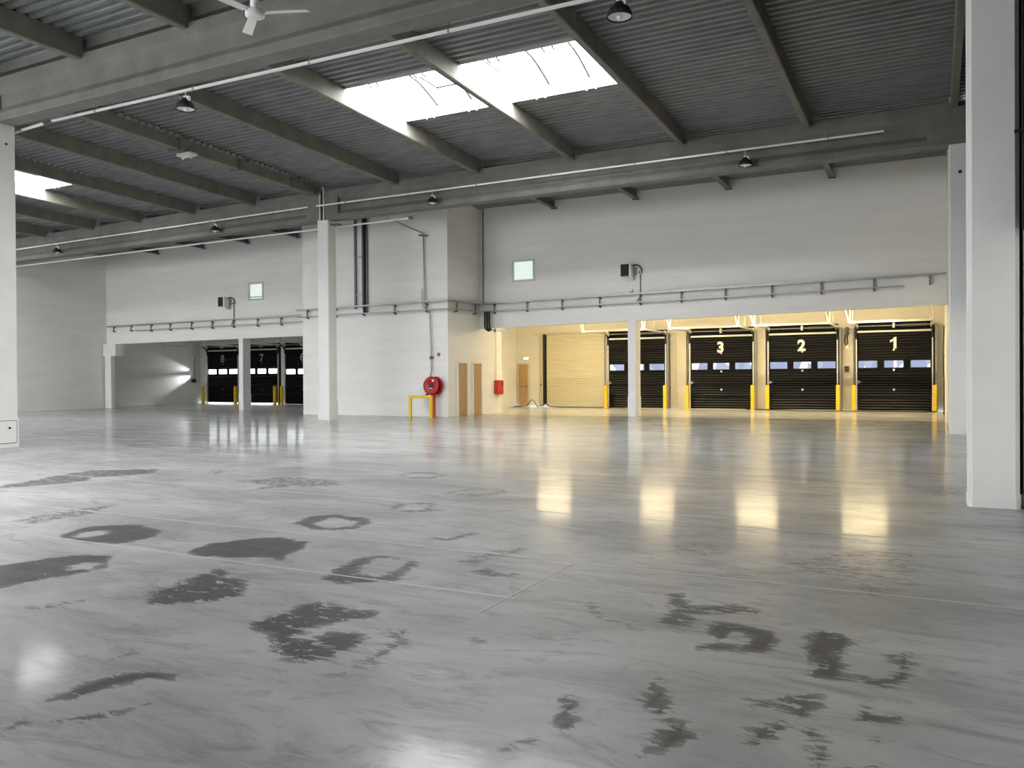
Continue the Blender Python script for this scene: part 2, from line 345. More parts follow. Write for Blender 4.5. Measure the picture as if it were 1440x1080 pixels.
def floor_material():
    m = bpy.data.materials.new('polished_concrete'); m.use_nodes = True
    nt = m.node_tree; N = nt.nodes; L = nt.links; b = N['Principled BSDF']
    g = N.new('ShaderNodeNewGeometry')
    def noise(scale, detail=6, rough=.6, stretch=(1, 1, 1), dist=0.0, rz=0.0):
        mp = N.new('ShaderNodeMapping'); mp.inputs['Scale'].default_value = stretch; mp.inputs['Rotation'].default_value = (0, 0, rz)
        n = N.new('ShaderNodeTexNoise'); n.inputs['Scale'].default_value = scale; n.inputs['Detail'].default_value = detail
        n.inputs['Roughness'].default_value = rough; n.inputs['Distortion'].default_value = dist
        L.new(g.outputs['Position'], mp.inputs[0]); L.new(mp.outputs[0], n.inputs['Vector'])
        return n.outputs['Fac']
    def math_(op, a, c, clamp=False):
        n = N.new('ShaderNodeMath'); n.operation = op; n.use_clamp = clamp
        for i, q in enumerate((a, c)):
            if isinstance(q, (int, float)): n.inputs[i].default_value = q
            else: L.new(q, n.inputs[i])
        return n.outputs[0]
    def ramp(f, p0, p1, c0=(0, 0, 0, 1), c1=(1, 1, 1, 1)):
        r = N.new('ShaderNodeValToRGB'); r.color_ramp.elements[0].position = p0; r.color_ramp.elements[1].position = p1
        r.color_ramp.elements[0].color = c0; r.color_ramp.elements[1].color = c1
        L.new(f, r.inputs[0]); return r.outputs[0]
    at = N.new('ShaderNodeAttribute'); at.attribute_name = 'stain'
    ar = N.new('ShaderNodeAttribute'); ar.attribute_name = 'ragged'
    fine = noise(6.5, 7, .74, (1.0, 2.8, 1), .8, .75)
    ragged = math_('MULTIPLY', math_('SUBTRACT', fine, 0.5), math_('MULTIPLY', ar.outputs['Fac'], 9.0))
    st = math_('ADD', at.outputs['Fac'], ragged)
    mask = ramp(st, 0.47, 0.53)
    mask = math_('MULTIPLY', mask, math_('MULTIPLY', at.outputs['Fac'], 1.3), True)
    big = noise(0.55, 5, .62, (1, 1.8, 1), .5)
    smudge = noise(1.9, 7, .72, (0.8, 2.4, 1), 1.6, .55)
    scratch = noise(9, 4, .8, (0.35, 7, 1), .3, .8)
    base = ramp(big, .34, .66, (0.222, 0.227, 0.227, 1), (0.39, 0.393, 0.386, 1))
    def mix(f, a, c, mode='MIX'):
        x = N.new('ShaderNodeMix'); x.data_type = 'RGBA'; x.blend_type = mode
        if isinstance(f, (int, float)): x.inputs[0].default_value = f
        else: L.new(f, x.inputs[0])
        for i, q in ((6, a), (7, c)):
            if isinstance(q, tuple): x.inputs[i].default_value = q
            else: L.new(q, x.inputs[i])
        return x.outputs[2]
    col = mix(math_('MULTIPLY', ramp(smudge, .50, .66), .65), base, (0.15, 0.152, 0.15, 1))
    col = mix(math_('MULTIPLY', ramp(scratch, .54, .70), .45), col, (0.42, 0.42, 0.41, 1))
    dark = ramp(fine, .3, .75, (0.045, 0.045, 0.044, 1), (0.090, 0.090, 0.086, 1))
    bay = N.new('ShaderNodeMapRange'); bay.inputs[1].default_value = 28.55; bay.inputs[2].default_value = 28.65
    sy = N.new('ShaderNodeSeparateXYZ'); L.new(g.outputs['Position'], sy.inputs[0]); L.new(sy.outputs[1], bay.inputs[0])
    col = mix(bay.outputs[0], col, ramp(big, .3, .7, (.42, .42, .40, 1), (.52, .52, .50, 1)))   # paler floor colour past the lintel line
    col = mix(mask, col, dark)
    L.new(col, b.inputs['Base Color'])
    ro = ramp(noise(1.3, 4, .7, (0.5, 3.0, 1), .8, .1), .32, .72, (.36, .36, .36, 1), (.50, .50, .50, 1))
    ro = math_('ADD', ro, math_('MULTIPLY', mask, .10))
    L.new(ro, b.inputs['Roughness'])
    b.inputs['Specular IOR Level'].default_value = 0.12
    # the slab beyond the pour joint is freshly sealed, the near slab is worn and dusty
    sx = N.new('ShaderNodeSeparateXYZ'); L.new(g.outputs['Position'], sx.inputs[0])
    mr = N.new('ShaderNodeMapRange'); mr.inputs[1].default_value = 9.0; mr.inputs[2].default_value = 13.5; mr.inputs[3].default_value = 0.0; mr.inputs[4].default_value = 1.0
    L.new(sx.outputs[1], mr.inputs[0])
    worn = ramp(noise(1.7, 5, .72, (0.5, 2.6, 1), 1.0, .2), .34, .66, (.35, .35, .35, 1), (1, 1, 1, 1))
    cw = math_('MULTIPLY', math_('ADD', math_('MULTIPLY', mr.outputs[0], .65), .20), worn)
    L.new(cw, b.inputs['Coat Weight']); b.inputs['Coat Roughness'].default_value = .10; b.inputs['Coat IOR'].default_value = 1.5
    cb = N.new('ShaderNodeBump'); cb.inputs['Strength'].default_value = .065; cb.inputs['Distance'].default_value = .01
    L.new(noise(3.2, 4, .7, (.45, 3.0, 1), .6, .15), cb.inputs['Height']); L.new(cb.outputs[0], b.inputs['Coat Normal'])
    bp = N.new('ShaderNodeBump'); bp.inputs['Strength'].default_value = .05; bp.inputs['Distance'].default_value = .02
    L.new(noise(2.0, 3, .6, (.6, 2.4, 1), .4), bp.inputs['Height']); L.new(bp.outputs[0], b.inputs['Normal'])
    MATS['polished_concrete'] = m

def poly_sd(px, py, poly):
    n = len(poly); d = np.full(px.shape, 1e9); inside = np.zeros(px.shape, bool)
    for i in range(n):
        ax, ay = poly[i]; bx, by = poly[(i + 1) % n]
        ex, ey = bx - ax, by - ay; wx, wy = px - ax, py - ay
        t = np.clip((wx * ex + wy * ey) / max(ex * ex + ey * ey, 1e-9), 0, 1)
        d = np.minimum(d, (wx - ex * t) ** 2 + (wy - ey * t) ** 2)
        cond = ((ay > py) != (by > py)) & (px < ex * (py - ay) / (ey if abs(ey) > 1e-9 else 1e-9) + ax)
        inside ^= cond
    return np.where(inside, 1, -1) * np.sqrt(d)

def build_floor():
    floor_material()
    xs = np.concatenate([np.arange(-42, -14, 2.0), np.arange(-14, 1.4, 0.06), [1.6, 3.0]])
    ys = np.concatenate([np.arange(-16, 1.2, 2.0), np.arange(1.2, 12.5, 0.06), np.arange(12.6, 38.5, 2.0)])
    gx, gy = np.meshgrid(xs, ys)
    px, py = gx.ravel(), gy.ravel()
    nx, ny = len(xs), len(ys)
    st = np.zeros(px.shape); rg = np.full(px.shape, 0.25)
    for wgt, ragd, outer, holes in STAINS:
        a = np.array(outer); pad = .35
        sel = np.where((px > a[:, 0].min() - pad) & (px < a[:, 0].max() + pad) & (py > a[:, 1].min() - pad) & (py < a[:, 1].max() + pad))[0]
        if not len(sel): continue
        size = math.sqrt(max(np.ptp(a[:, 0]) * np.ptp(a[:, 1]), .01))
        soft = min(.07, .08 * size + .03)
        k = min(1.0, size / .8) * .028
        qx = px[sel] + k * (np.sin(6.1 * py[sel] + 1.3 * px[sel]) + .6 * np.sin(13.7 * py[sel] - 4.0 * px[sel] + 1.0) + .35 * np.sin(31 * py[sel] + 9 * px[sel]))
        qy = py[sel] + k * (np.sin(5.3 * px[sel] + 2.1 * py[sel] + 2.0) + .6 * np.sin(15.1 * px[sel] + 3.0 * py[sel]) + .35 * np.sin(29 * px[sel] - 11 * py[sel]))
        sd = poly_sd(qx, qy, outer)
        for h in holes:
            sd = np.minimum(sd, -poly_sd(qx, qy, h))
        val = wgt * np.clip(.5 + sd / (2 * soft), 0, .76)
        up_ = val > st[sel]
        st[sel] = np.where(up_, val, st[sel]); rg[sel] = np.where(up_, ragd * .55, rg[sel])
    vs = np.stack([px, py, np.zeros_like(px)], 1)
    i, j = np.meshgrid(np.arange(nx - 1), np.arange(ny - 1)); k = (j * nx + i).ravel()
    fs = np.stack([k, k + 1, k + nx + 1, k + nx], 1)
    me = bpy.data.meshes.new('floor'); me.from_pydata(vs.tolist(), [], fs.tolist())
    for nm, arr in (('stain', st), ('ragged', rg)):
        at = me.attributes.new(nm, 'FLOAT', 'POINT'); at.data.foreach_set('value', arr.astype(np.float32))
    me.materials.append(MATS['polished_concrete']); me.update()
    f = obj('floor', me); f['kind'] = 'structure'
    for (a, b_) in (((-30, 13.5), (0.3, 13.5)), ((-16, 7.9), (0.75, 7.9)), ((-14, 5.82), (0.75, 5.82)), ((-12, 4.69), (-2.4, 4.69))):
        part(f, 'joint_strip', MB().box((a[0], a[1] - .012, -0.004), (b_[0], b_[1] + .012, 0.002)), 'sealant')
    for x, y0, y1 in ((-2.46, 4.3, 5.80),):
        part(f, 'joint_strip', MB().box((x - .006, y0, -0.004), (x + .006, y1, 0.002)), 'sealant')
    return f
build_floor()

# ------------------------------------------------------------------ walls
ZT = 9.6
def lintel(name, x0, x1, zb, win):
    wx0, wx1, wz0, wz1 = win
    mb = MB()
    y0, y1 = YL, YL + .3
    for (a, b_) in ((x0, wx0), (wx1, x1)):
        mb.prism([(a, zb(a)), (b_, zb(b_)), (b_, ZT), (a, ZT)], 1, y0, y1)
    mb.prism([(wx0, zb(wx0)), (wx1, zb(wx1)), (wx1, wz0), (wx0, wz0)], 1, y0, y1)
    mb.box((wx0, y0, wz1), (wx1, y1, ZT))
    return struct(name, mb, 'white_wall')
WIN_R = (-14.62, -13.75, 5.24, 5.98)
WIN_L = (-28.55, -27.72, 5.21, 5.92)
lintel('wall_lintel_right', -16.1, 1.2, lambda x: 3.43 + zr(x), WIN_R)
lintel('wall_lintel_left', XWL - .3, -23.1, lambda x: 3.40 + .004 * (x + 25), WIN_L)
for n, w in enumerate((WIN_R, WIN_L), 1):
    t = thing('window_%d' % n, 'small frosted square window high on the wall %s' % ('above the lit dock bay' if n == 1 else 'above the dark dock bay'), None, (w[0], YL, w[2]), kind='structure')
    W, H_ = w[1] - w[0], w[3] - w[2]
    fr = MB()
    for a, b_ in (((-.06, -.03, -.06), (W + .06, .04, 0.02)), ((-.06, -.03, H_ - .02), (W + .06, .04, H_ + .06)), ((-.06, -.03, 0.02), (0.02, .04, H_ - .02)), ((W - .02, -.03, 0.02), (W + .06, .04, H_ - .02))):
        fr.box(a, b_)
    part(t, 'window_frame', fr, 'frost_frame')
    part(t, 'window_pane', MB().box((0.01, .05, 0.01), (W - .01, .08, H_ - .01)), 'frosted_daylight')
    if n == 2:
        part(t, 'window_rail', MB().box((0.02, .02, .07), (W - .02, .05, .12)), 'frost_frame')

struct('wall_block', MB().box((-23.1, YK, 0), (-16.1, 30.25, ZT)), 'white_wall')
struct('wall_block_back', MB().box((-23.1, 30.25, 0), (-18.7, YD + .3, 4.8)), 'white_wall')
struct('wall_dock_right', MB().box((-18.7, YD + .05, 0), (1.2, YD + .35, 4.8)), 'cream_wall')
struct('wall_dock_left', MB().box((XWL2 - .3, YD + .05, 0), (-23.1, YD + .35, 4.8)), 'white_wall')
struct('wall_left', MB().box((XWL - .3, -15.3, 0), (XWL, YL, ZT)), 'white_wall')
struct('wall_left_bay', MB().box((XWL2 - .3, YL + .0, 0), (XWL2, YD + .05, 4.8)).box((XWL2, YL - .0, 0), (XWL - .3, YL + .3, 4.8)), 'white_wall')
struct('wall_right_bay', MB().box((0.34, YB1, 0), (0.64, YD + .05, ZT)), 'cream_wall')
struct('wall_right', MB().box((0.84, -15.3, 0), (1.14, YB1, 2.95)), 'white_wall')
struct('wall_right_upper', MB().box((0.86, -15.3, 2.95), (1.14, YB1, ZT)), 'black_cladding')
struct('wall_rear', MB().box((XWL - .3, -15.6, 0), (1.2, -15.3, ZT)), 'white_wall')
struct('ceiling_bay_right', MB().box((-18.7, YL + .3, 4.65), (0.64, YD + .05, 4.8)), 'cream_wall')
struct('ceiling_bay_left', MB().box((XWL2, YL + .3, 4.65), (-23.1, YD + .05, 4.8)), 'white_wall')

# tall glowing windows added in the rear wall for fill light, behind the viewer
for n, x in enumerate((-16.5, -21.5, -26.5, -31.5, -36.2), 3):
    t = thing('window_%d' % n, 'tall fill-light window added in the rear wall behind the viewer', None, (x, -15.3, 1.0), kind='structure')
    fr = MB()
    for a, b_ in (((-1.9, 0, -.08), (1.9, .08, 0)), ((-1.9, 0, 4.6), (1.9, .08, 4.68)), ((-1.98, 0, -.08), (-1.9, .08, 4.68)), ((1.9, 0, -.08), (1.98, .08, 4.68)), ((-.04, 0, 0), (.04, .08, 4.6))):
        fr.box(a, b_)
    part(t, 'window_frame', fr, 'frost_frame')
    for sx in (-1, 1):
        part(t, 'window_pane', MB().box((sx * .97 - .93, .01, 0), (sx * .97 + .93, .03, 4.6)), 'rear_fill_glow')

# ------------------------------------------------------------------ roof: purlins, corrugated deck, skylights
ceiling = thing('ceiling', None, None, (0, 0, 0), kind='structure')
PX = [0.45, -2.95, -6.28, -9.60, -12.85, -15.99, -19.40, -22.38, -25.52, -28.58, -31.46, -34.70, -38.0]   # far span
PF = [0.45, -3.1, -6.1, -9.05, -12.03, -15.0, -18.0, -21.0, -24.0, -27.0, -30.0, -33.0, -36.0, -38.3]            # near span
PW = .085
FZ = 8.19                        # deck of the near span
def fdeck(x, y): return FZ + zl(x) * 0.5
SKY = []                         # (x0, x1, y0, y1, zfun)
def skylight_slots(ps, pairs, y0, y1):
    return [(ps[i + 1] + PW, ps[i] - PW, y0, y1) for i in pairs]
far_slots = skylight_slots(PX, (2, 3, 8, 11), 15.95, 18.52)  # last opening holds an unseen rooflight added to light the side wall
fill_slots = skylight_slots(PF, (3, 4, 6, 7, 10), 1.2, 3.8) + skylight_slots(PF, (3, 4, 6, 8, 10), -8.5, -5.9)  # openings for the unseen rooflights added as fill light
DP = [(0, 0), (.09, 0), (.12, .07), (.20, .07), (.23, 0)]
boards = MB()
def deck_panel(x0, x1, y0, y1, zf):
    n = max(1, round((y1 - y0) / .23)); s = (y1 - y0) / (n * .23)
    prof = [(y0, 0.0)]
    for k in range(n):
        for (dy, dz) in DP[1:]:
            prof.append((y0 + (k * .23 + dy) * s, dz))
    vs = []; fs = []
    for (y, dz) in prof:
        vs.append((x0, y, zf(x0, y) + dz)); vs.append((x1, y, zf(x1, y) + dz))
    for k in range(len(prof) - 1):
        fs.append((2 * k, 2 * k + 1, 2 * k + 3, 2 * k + 2))
    part(ceiling, 'deck_panel', MB().add(vs, fs), 'steel_deck')
    boards.add([(x0, y0, zf(x0, y0) + .08), (x1, y0, zf(x1, y0) + .08), (x1, y1, zf(x1, y1) + .08), (x0, y1, zf(x0, y1) + .08)], [(0, 1, 2, 3)])
def deck_strip(ps, ya, yb, slots, zf, pw=PW):
    for i in range(len(ps) - 1):
        x0, x1 = ps[i + 1], ps[i]
        here = sorted([s for s in slots if abs(s[0] - (x0 + pw)) < .01], key=lambda s: s[2])
        y = ya
        for s in here:
            deck_panel(x0, x1, y, s[2], zf); y = s[3]
        deck_panel(x0, x1, y, yb, zf)
deck_strip(PX, YA1 - .1, 28.75, far_slots, deck_z)
deck_strip(PF, -15.4, YA0 + .1, fill_slots, fdeck)
deck_panel(0.45, 1.1, YA1 - .1, 28.75, deck_z); deck_panel(0.45, 1.1, -15.4, YA0 + .1, fdeck)
deck_panel(-39.0, -38.0, YA1 - .1, 28.75, deck_z); deck_panel(-39.0, -38.3, -15.4, YA0 + .1, fdeck)
part(ceiling, 'roof_board', boards, 'roof_board')
part(ceiling, 'roof_step', MB().box((-39, YA0 + .1, 8.02), (1.1, YA1 - .1, 9.0)), 'concrete')

def sloped_bar(x, w, h, y0, y1, zf, name, m, c=.02):
    # concrete purlin with chamfered bottom edges; zf gives the deck level it carries
    mb = MB(); vs = []
    prof = [(-w, 0), (-w, -h + c), (-w + c, -h), (w - c, -h), (w, -h + c), (w, 0)]
    for y in (y0, y1):
        for (dx, dz) in prof: vs.append((x + dx, y, zf(x, y) + dz))
    n = len(prof)
    mb.add(vs, [tuple(range(n)), tuple(range(n, 2 * n))[::-1]] + [(i, (i + 1) % n, n + (i + 1) % n, n + i) for i in range(n)])
    return part(ceiling, name, mb, m)
for x in PX:
    sloped_bar(x, PW, .42, YA1 - .05, YB0 + .05, deck_z, 'purlin', 'purlin_concrete')
for x in PF:
    sloped_bar(x, PW, .42, -15.3, YA0 + .04, fdeck, 'purlin', 'purlin_concrete')
# the purlin on the middle column line: doubled, with the deck ends showing as pale scallops on top
px = PX[6]
tw = sloped_bar(px - .22, .07, .40, YA1, YB0 + .05, deck_z, 'purlin', 'purlin_concrete')
sc = MB()
y = 12.2
k = 0
while y < 22.3:
    z = deck_z(px, y)
    vs = []; n = 7
    for i in range(n + 1):
        a = PI * i / n
        vs.append((px + .09, y + .11 - .11 * math.cos(a), z - .02 - 0.0 + .10 * math.sin(a) - .08)); 
    for i in range(n + 1):
        a = PI * i / n
        vs.append((px + .16, y + .11 - .11 * math.cos(a), z - .02 + .10 * math.sin(a) - .08))
    m_ = n + 1
    sc.add(vs, [tuple(range(m_)), tuple(range(m_, 2 * m_))[::-1]] + [(i, i + 1, m_ + i + 1, m_ + i) for i in range(n)])
    y += .23; k += 1
    if k % 9 == 0: y += .28
part(ceiling, 'deck_end_scallops', sc, 'lit_deck_end')
for y in (13.4, 16.6, 18.9, 21.2):
    z = deck_z(px, y)
    part(ceiling, 'purlin_strap', MB().box((px - .32, y - .02, z - .45), (px + PW + .03, y + .02, z)), 'grey_steel')

# steel purlins of the last span, between the far girder and the lintel wall
for x in PX[:5] + PX[7:12]:
    z = 8.22 + zl(x) * .6
    sp = MB().box((x - .008, YB1 - .1, z - .30), (x + .008, YL, z)).box((x - .09, YB1 - .1, z - .33), (x + .09, YL, z - .30)).box((x - .09, YB1 - .1, z), (x + .09, YL, z + .02))
    sp.box((x - .12, YL - .05, z - .36), (x + .12, YL, z - .32))
    part(ceiling, 'steel_purlin', sp, 'grey_steel')

def skylight(slot, zf, label):
    x0, x1, y0, y1 = slot
    cx, cy = (x0 + x1) / 2, (y0 + y1) / 2
    z = zf(cx, cy)
    t = thing('skylight', label, 'skylight', (cx, cy, z), group='rooflights between the purlins')
    hx, hy = (x1 - x0) / 2, (y1 - y0) / 2
    s = (zf(cx, y1) - zf(cx, y0)) / (y1 - y0)
    def zz(y): return s * y
    for (a, b_) in (((-hx, hy), (hx, hy + .03)), ((-hx, -hy - .03), (hx, -hy))):
        part(t, 'curb', MB().box((a[0], a[1], zz(a[1]) - .03), (b_[0], b_[1], zz(a[1]) + .34)), 'white_metal')
    for sx in (-1, 1):
        mb = MB()
        xa, xb = (sx * hx, sx * (hx + .03))
        mb.add([(xa, -hy, zz(-hy) + .0), (xb, -hy, zz(-hy) + .0), (xb, hy, zz(hy) + .0), (xa, hy, zz(hy) + .0),
                (xa, -hy, zz(-hy) + .34), (xb, -hy, zz(-hy) + .34), (xb, hy, zz(hy) + .34), (xa, hy, zz(hy) + .34)],
               [(0, 3, 2, 1), (4, 5, 6, 7), (0, 1, 5, 4), (1, 2, 6, 5), (2, 3, 7, 6), (3, 0, 4, 7)])
        part(t, 'curb', mb, 'white_metal')
    n = 12; vs = []; fs = []
    for i in range(n + 1):
        y = -hy - .03 + (2 * hy + .06) * i / n
        h = .34 + .36 * math.sin(PI * i / n)
        vs += [(-hx - .03, y, zz(y) + h), (hx + .03, y, zz(y) + h)]
        if i: fs.append((2 * i - 2, 2 * i - 1, 2 * i + 1, 2 * i))
    pane = MB().add(vs, fs, True)
    endv = [(v[0], v[1], v[2]) for v in vs]
    pane.add(endv[0::2], [tuple(range(n + 1))]); pane.add(endv[1::2], [tuple(range(n + 1))])
    part(t, 'skylight_dome', pane, 'skylight_pane')
    for f in (-.34, .34):
        pts = []
        for i in range(9):
            y = -hy + 2 * hy * i / 8
            pts.append((f * hx * 1.0, y, zz(y) + .30 + .33 * math.sin(PI * i / 8) - .04))
        part(t, 'arched_bar', MB().tube(pts, .034, 6), 'skylight_bar')
    for f in (-.9, .62):
        part(t, 'stay_rod', MB().tube([(f * hx, -hy + .05, zz(-hy) + .34), (f * hx * .98, hy - .35, zz(hy) + .36)], .020, 6), 'skylight_bar')
    for f in (-.55, -.40, .30, .45):
        part(t, 'hook', MB().tube([(f * hx, -hy + .02, zz(-hy) + .10), (f * hx, -hy + .02, zz(-hy) - .04), (f * hx, -hy + .14, zz(-hy) - .06)], .022, 6), 'skylight_bar')
        part(t, 'clip', MB().box((f * hx - .02, hy - .03, zz(hy) - .07), (f * hx + .02, hy + .0, zz(hy) + .06)), 'white_metal')
    return t
sl = [skylight(s, deck_z, l) for s, l in zip(far_slots, ('large bright rooflight nearest the right hand wall', 'large bright rooflight left of the biggest one', 'partly hidden bright rooflight seen beside the left foreground column', 'added fill-light rooflight of the far span next to the side wall'))]
t = sl[1]
part(t, 'vent_frame', MB().tube([(-.1, -.2, .42), (-.1, .6, .40), (1.4, .6, .40)], .03, 6), 'skylight_bar')
part(t, 'vent_frame', MB().tube([(.55, -1.0, .40), (.85, .6, .42), (.95, -1.0, .40)], .024, 6), 'skylight_bar')
# unseen rooflights added for fill light, above and behind the viewer
for i, s in enumerate(fill_slots):
    skylight(s, fdeck, ['added fill-light rooflight over the near span, second bay', 'added fill-light rooflight over the near span, third bay', 'added fill-light rooflight over the near span, level with the left column', 'added fill-light rooflight over the near span, beyond the left column', 'added fill-light rooflight over the near span by the side wall', 'added fill-light rooflight over the rear span, right hand bay', 'added fill-light rooflight over the rear span, inner bay', 'added fill-light rooflight over the rear span, level with the left column', 'added fill-light rooflight over the rear span, beyond the left column', 'added fill-light rooflight over the rear span by the side wall'][i])

# ------------------------------------------------------------------ girders
def girder(name, label, x0, x1, y0, y1, z0, z1, e0, e1, dz0=0.0, dz1=0.0):
    t = thing(name, label, 'beam', ((x0 + x1) / 2, (y0 + y1) / 2, z0), group='concrete girders')
    L_ = (x1 - x0) / 2; hw = (y1 - y0) / 2; H_ = z1 - z0; wb = hw * .52
    def warp(mb):
        mb.v = [(v[0], v[1], v[2] + dz0 + (dz1 - dz0) * (v[0] + L_) / (2 * L_)) for v in mb.v]; return mb
    prof = [(-hw + .03, 0), (hw - .03, 0), (hw, .03), (hw, .16), (wb, .30), (wb, H_ - .34), (hw, H_ - .22), (hw, H_), (-hw, H_), (-hw, H_ - .22), (-wb, H_ - .34), (-wb, .30), (-hw, .16), (-hw, .03)]
    part(t, 'girder_web', warp(MB().prism(prof, 0, -L_ + e0, L_ - e1)), 'concrete')
    rect = [(-hw + .03, 0), (hw - .03, 0), (hw, .03), (hw, H_), (-hw, H_), (-hw, .03)]
    if e0: part(t, 'end_block', warp(MB().prism(rect, 0, -L_, -L_ + e0)), 'concrete')
    if e1: part(t, 'end_block', warp(MB().prism(rect, 0, L_ - e1, L_)), 'concrete')
    return t
girder('concrete_girder', 'nearest deep concrete girder crossing the top left corner', -18.3, 0.84, YA0, YA1, 6.97, 7.88, .55, .6)
girder('concrete_girder', 'near concrete girder continuing left behind the foreground column', -38.7, -18.34, YA0, YA1, 6.97, 7.88, .6, .6, -.2, 0)
girder('concrete_girder', 'far concrete girder spanning from middle column to right wall', XJ + .05, 0.84, YB0, YB1, 7.03, 8.06, .65, 1.0)
girder('concrete_girder', 'far concrete girder running left from the middle column', -38.7, XJ - .05, YB0, YB1, 7.03, 8.06, .6, .65, zl(-38.7), 0)
jp = thing('joint_pipe', 'thin pale pipes in the dark girder joint above the middle column', 'pipe', (XJ, YB0, 7.0))
part(jp, 'pipe', MB().tube([(-.075, -.03, .02), (-.075, -.03, .95)], .022, 8), 'rail_white')
part(jp, 'pipe', MB().tube([(.085, -.03, .02), (.085, -.03, 1.1), (.05, -.03, 1.2)], .022, 8), 'rail_white')
part(jp, 'joint_filler', MB().box((-.045, .01, .02), (.045, .4, 1.02)), 'black_rubber')

# ------------------------------------------------------------------ columns
def column(label, x0, x1, y0, y1, h, base_h, grow, ch=.022):
    cx, cy = (x0 + x1) / 2, (y0 + y1) / 2
    t = thing('concrete_column', label, 'column', (cx, cy, 0), group='white painted columns')
    hx, hy = (x1 - x0) / 2, (y1 - y0) / 2
    part(t, 'shaft', MB().cbox((-hx, -hy, base_h), (hx, hy, h), ch), 'white_column')
    part(t, 'base', MB().cbox((-hx - grow, -hy - grow, 0), (hx + grow, hy + grow, base_h), ch), 'white_column')
    return t, hx, hy
t, hx, hy = column('big white column at the right edge of the picture', .32, .80, 10.12, 10.60, 6.97, .10, .006, .042)
t, hx, hy = column('white column cut by the left edge, nearest on that side', -18.28, -17.80, 10.47, 10.94, 6.97, .62, .018)
for z in (.42, 6.55):
    part(t, 'bolt_hole', MB().lathe([(0, 0), (.022, 0), (.022, .02)], 12, axis=0, c=(hx + (.003 if z > 1 else .021), .03, z)), 'black_rubber')
gr = MB()
for a, b_ in (((-.19, .08), (.19, .10)), ((-.19, .57), (.19, .585)), ((.185, .1), (.2, .57))):
    gr.box((hx + .016, a[0], a[1]), (hx + .0195, b_[0], b_[1]))
part(t, 'base_groove', gr, 'grey_jamb')
t, hx, hy = column('white column standing free in the middle of the hall', -19.38, -18.90, 22.6, 23.05, 7.03, .66, .022)
part(t, 'base_band', MB().box((-hx - .02, -hy - .02, .06), (hx + .02, hy + .02, .085)), 'white_column')
part(t, 'top_bracket', MB().box((hx, -.1, 6.85), (hx + .35, .1, 6.9)), 'grey_steel')
t, hx, hy = column('white column far right, half hidden by the foreground column', .32, .80, 22.6, 23.05, 7.03, .10, .004)
part(t, 'bolt_hole', MB().lathe([(0, 0), (.04, 0), (.04, .02)], 12, axis=1, c=(.0, -hy - .012, 6.35)), 'black_rubber')
def post(label, x0, x1, y0, y1, h):
    cx, cy = (x0 + x1) / 2, (y0 + y1) / 2
    t = thing('bay_post', label, 'column', (cx, cy, 0), group='white painted columns')
    hx, hy = (x1 - x0) / 2, (y1 - y0) / 2
    part(t, 'shaft', MB().cbox((-hx, -hy, .75), (hx, hy, h), .012), 'white_column')
    part(t, 'base', MB().cbox((-hx - .012, -hy - .012, 0), (hx + .012, hy + .012, .75), .012), 'white_column')
    return t
post('slim white post under the beam of the lit dock bay', -9.93, -9.62, 28.45, 28.95, 3.43 + zr(-9.8) + .0)
post('slim white post between the dark dock doors eight and seven', -29.22, -28.95, 28.45, 28.95, 3.40 + .004 * (-29 + 25))
t = thing('corner_pilaster', 'white corner pilaster with corbel at the left end of the dark bay', 'column', (-38.3, 28.45, 0))
part(t, 'shaft', MB().cbox((-.25, -.18, 0), (.22, .05, 2.72), .012), 'white_column')
part(t, 'corbel', MB().cbox((-.3, -.24, 2.72), (.66, .3, 3.34), .012, axis=1), 'white_column')

# ------------------------------------------------------------------ numbers
def digit_mesh(ch, size, m, bold=.03):
    if ch == '1':
        s = size / .64
        pts = [(.02, 0), (.13, 0), (.13, .47), (.045, .47), (.02, .42), (-.04, .375), (-.11, .345), (-.11, .25), (-.03, .28), (.02, .315)]
        return MB().prism([(x * s, y * s) for x, y in pts], 2, -.002, .002).mesh('digit', m)
    cu = bpy.data.curves.new('digit', 'FONT'); cu.body = ch; cu.size = size; cu.align_x = 'CENTER'; cu.offset = bold * size; cu.extrude = .002
    o = bpy.data.objects.new('digit', cu); C.objects.link(o)
    bpy.context.view_layer.update()
    me = bpy.data.meshes.new_from_object(o.evaluated_get(bpy.context.evaluated_depsgraph_get()))
    bpy.data.objects.remove(o, do_unlink=True)
    me.materials.clear(); me.materials.append(MATS[m])
    return me

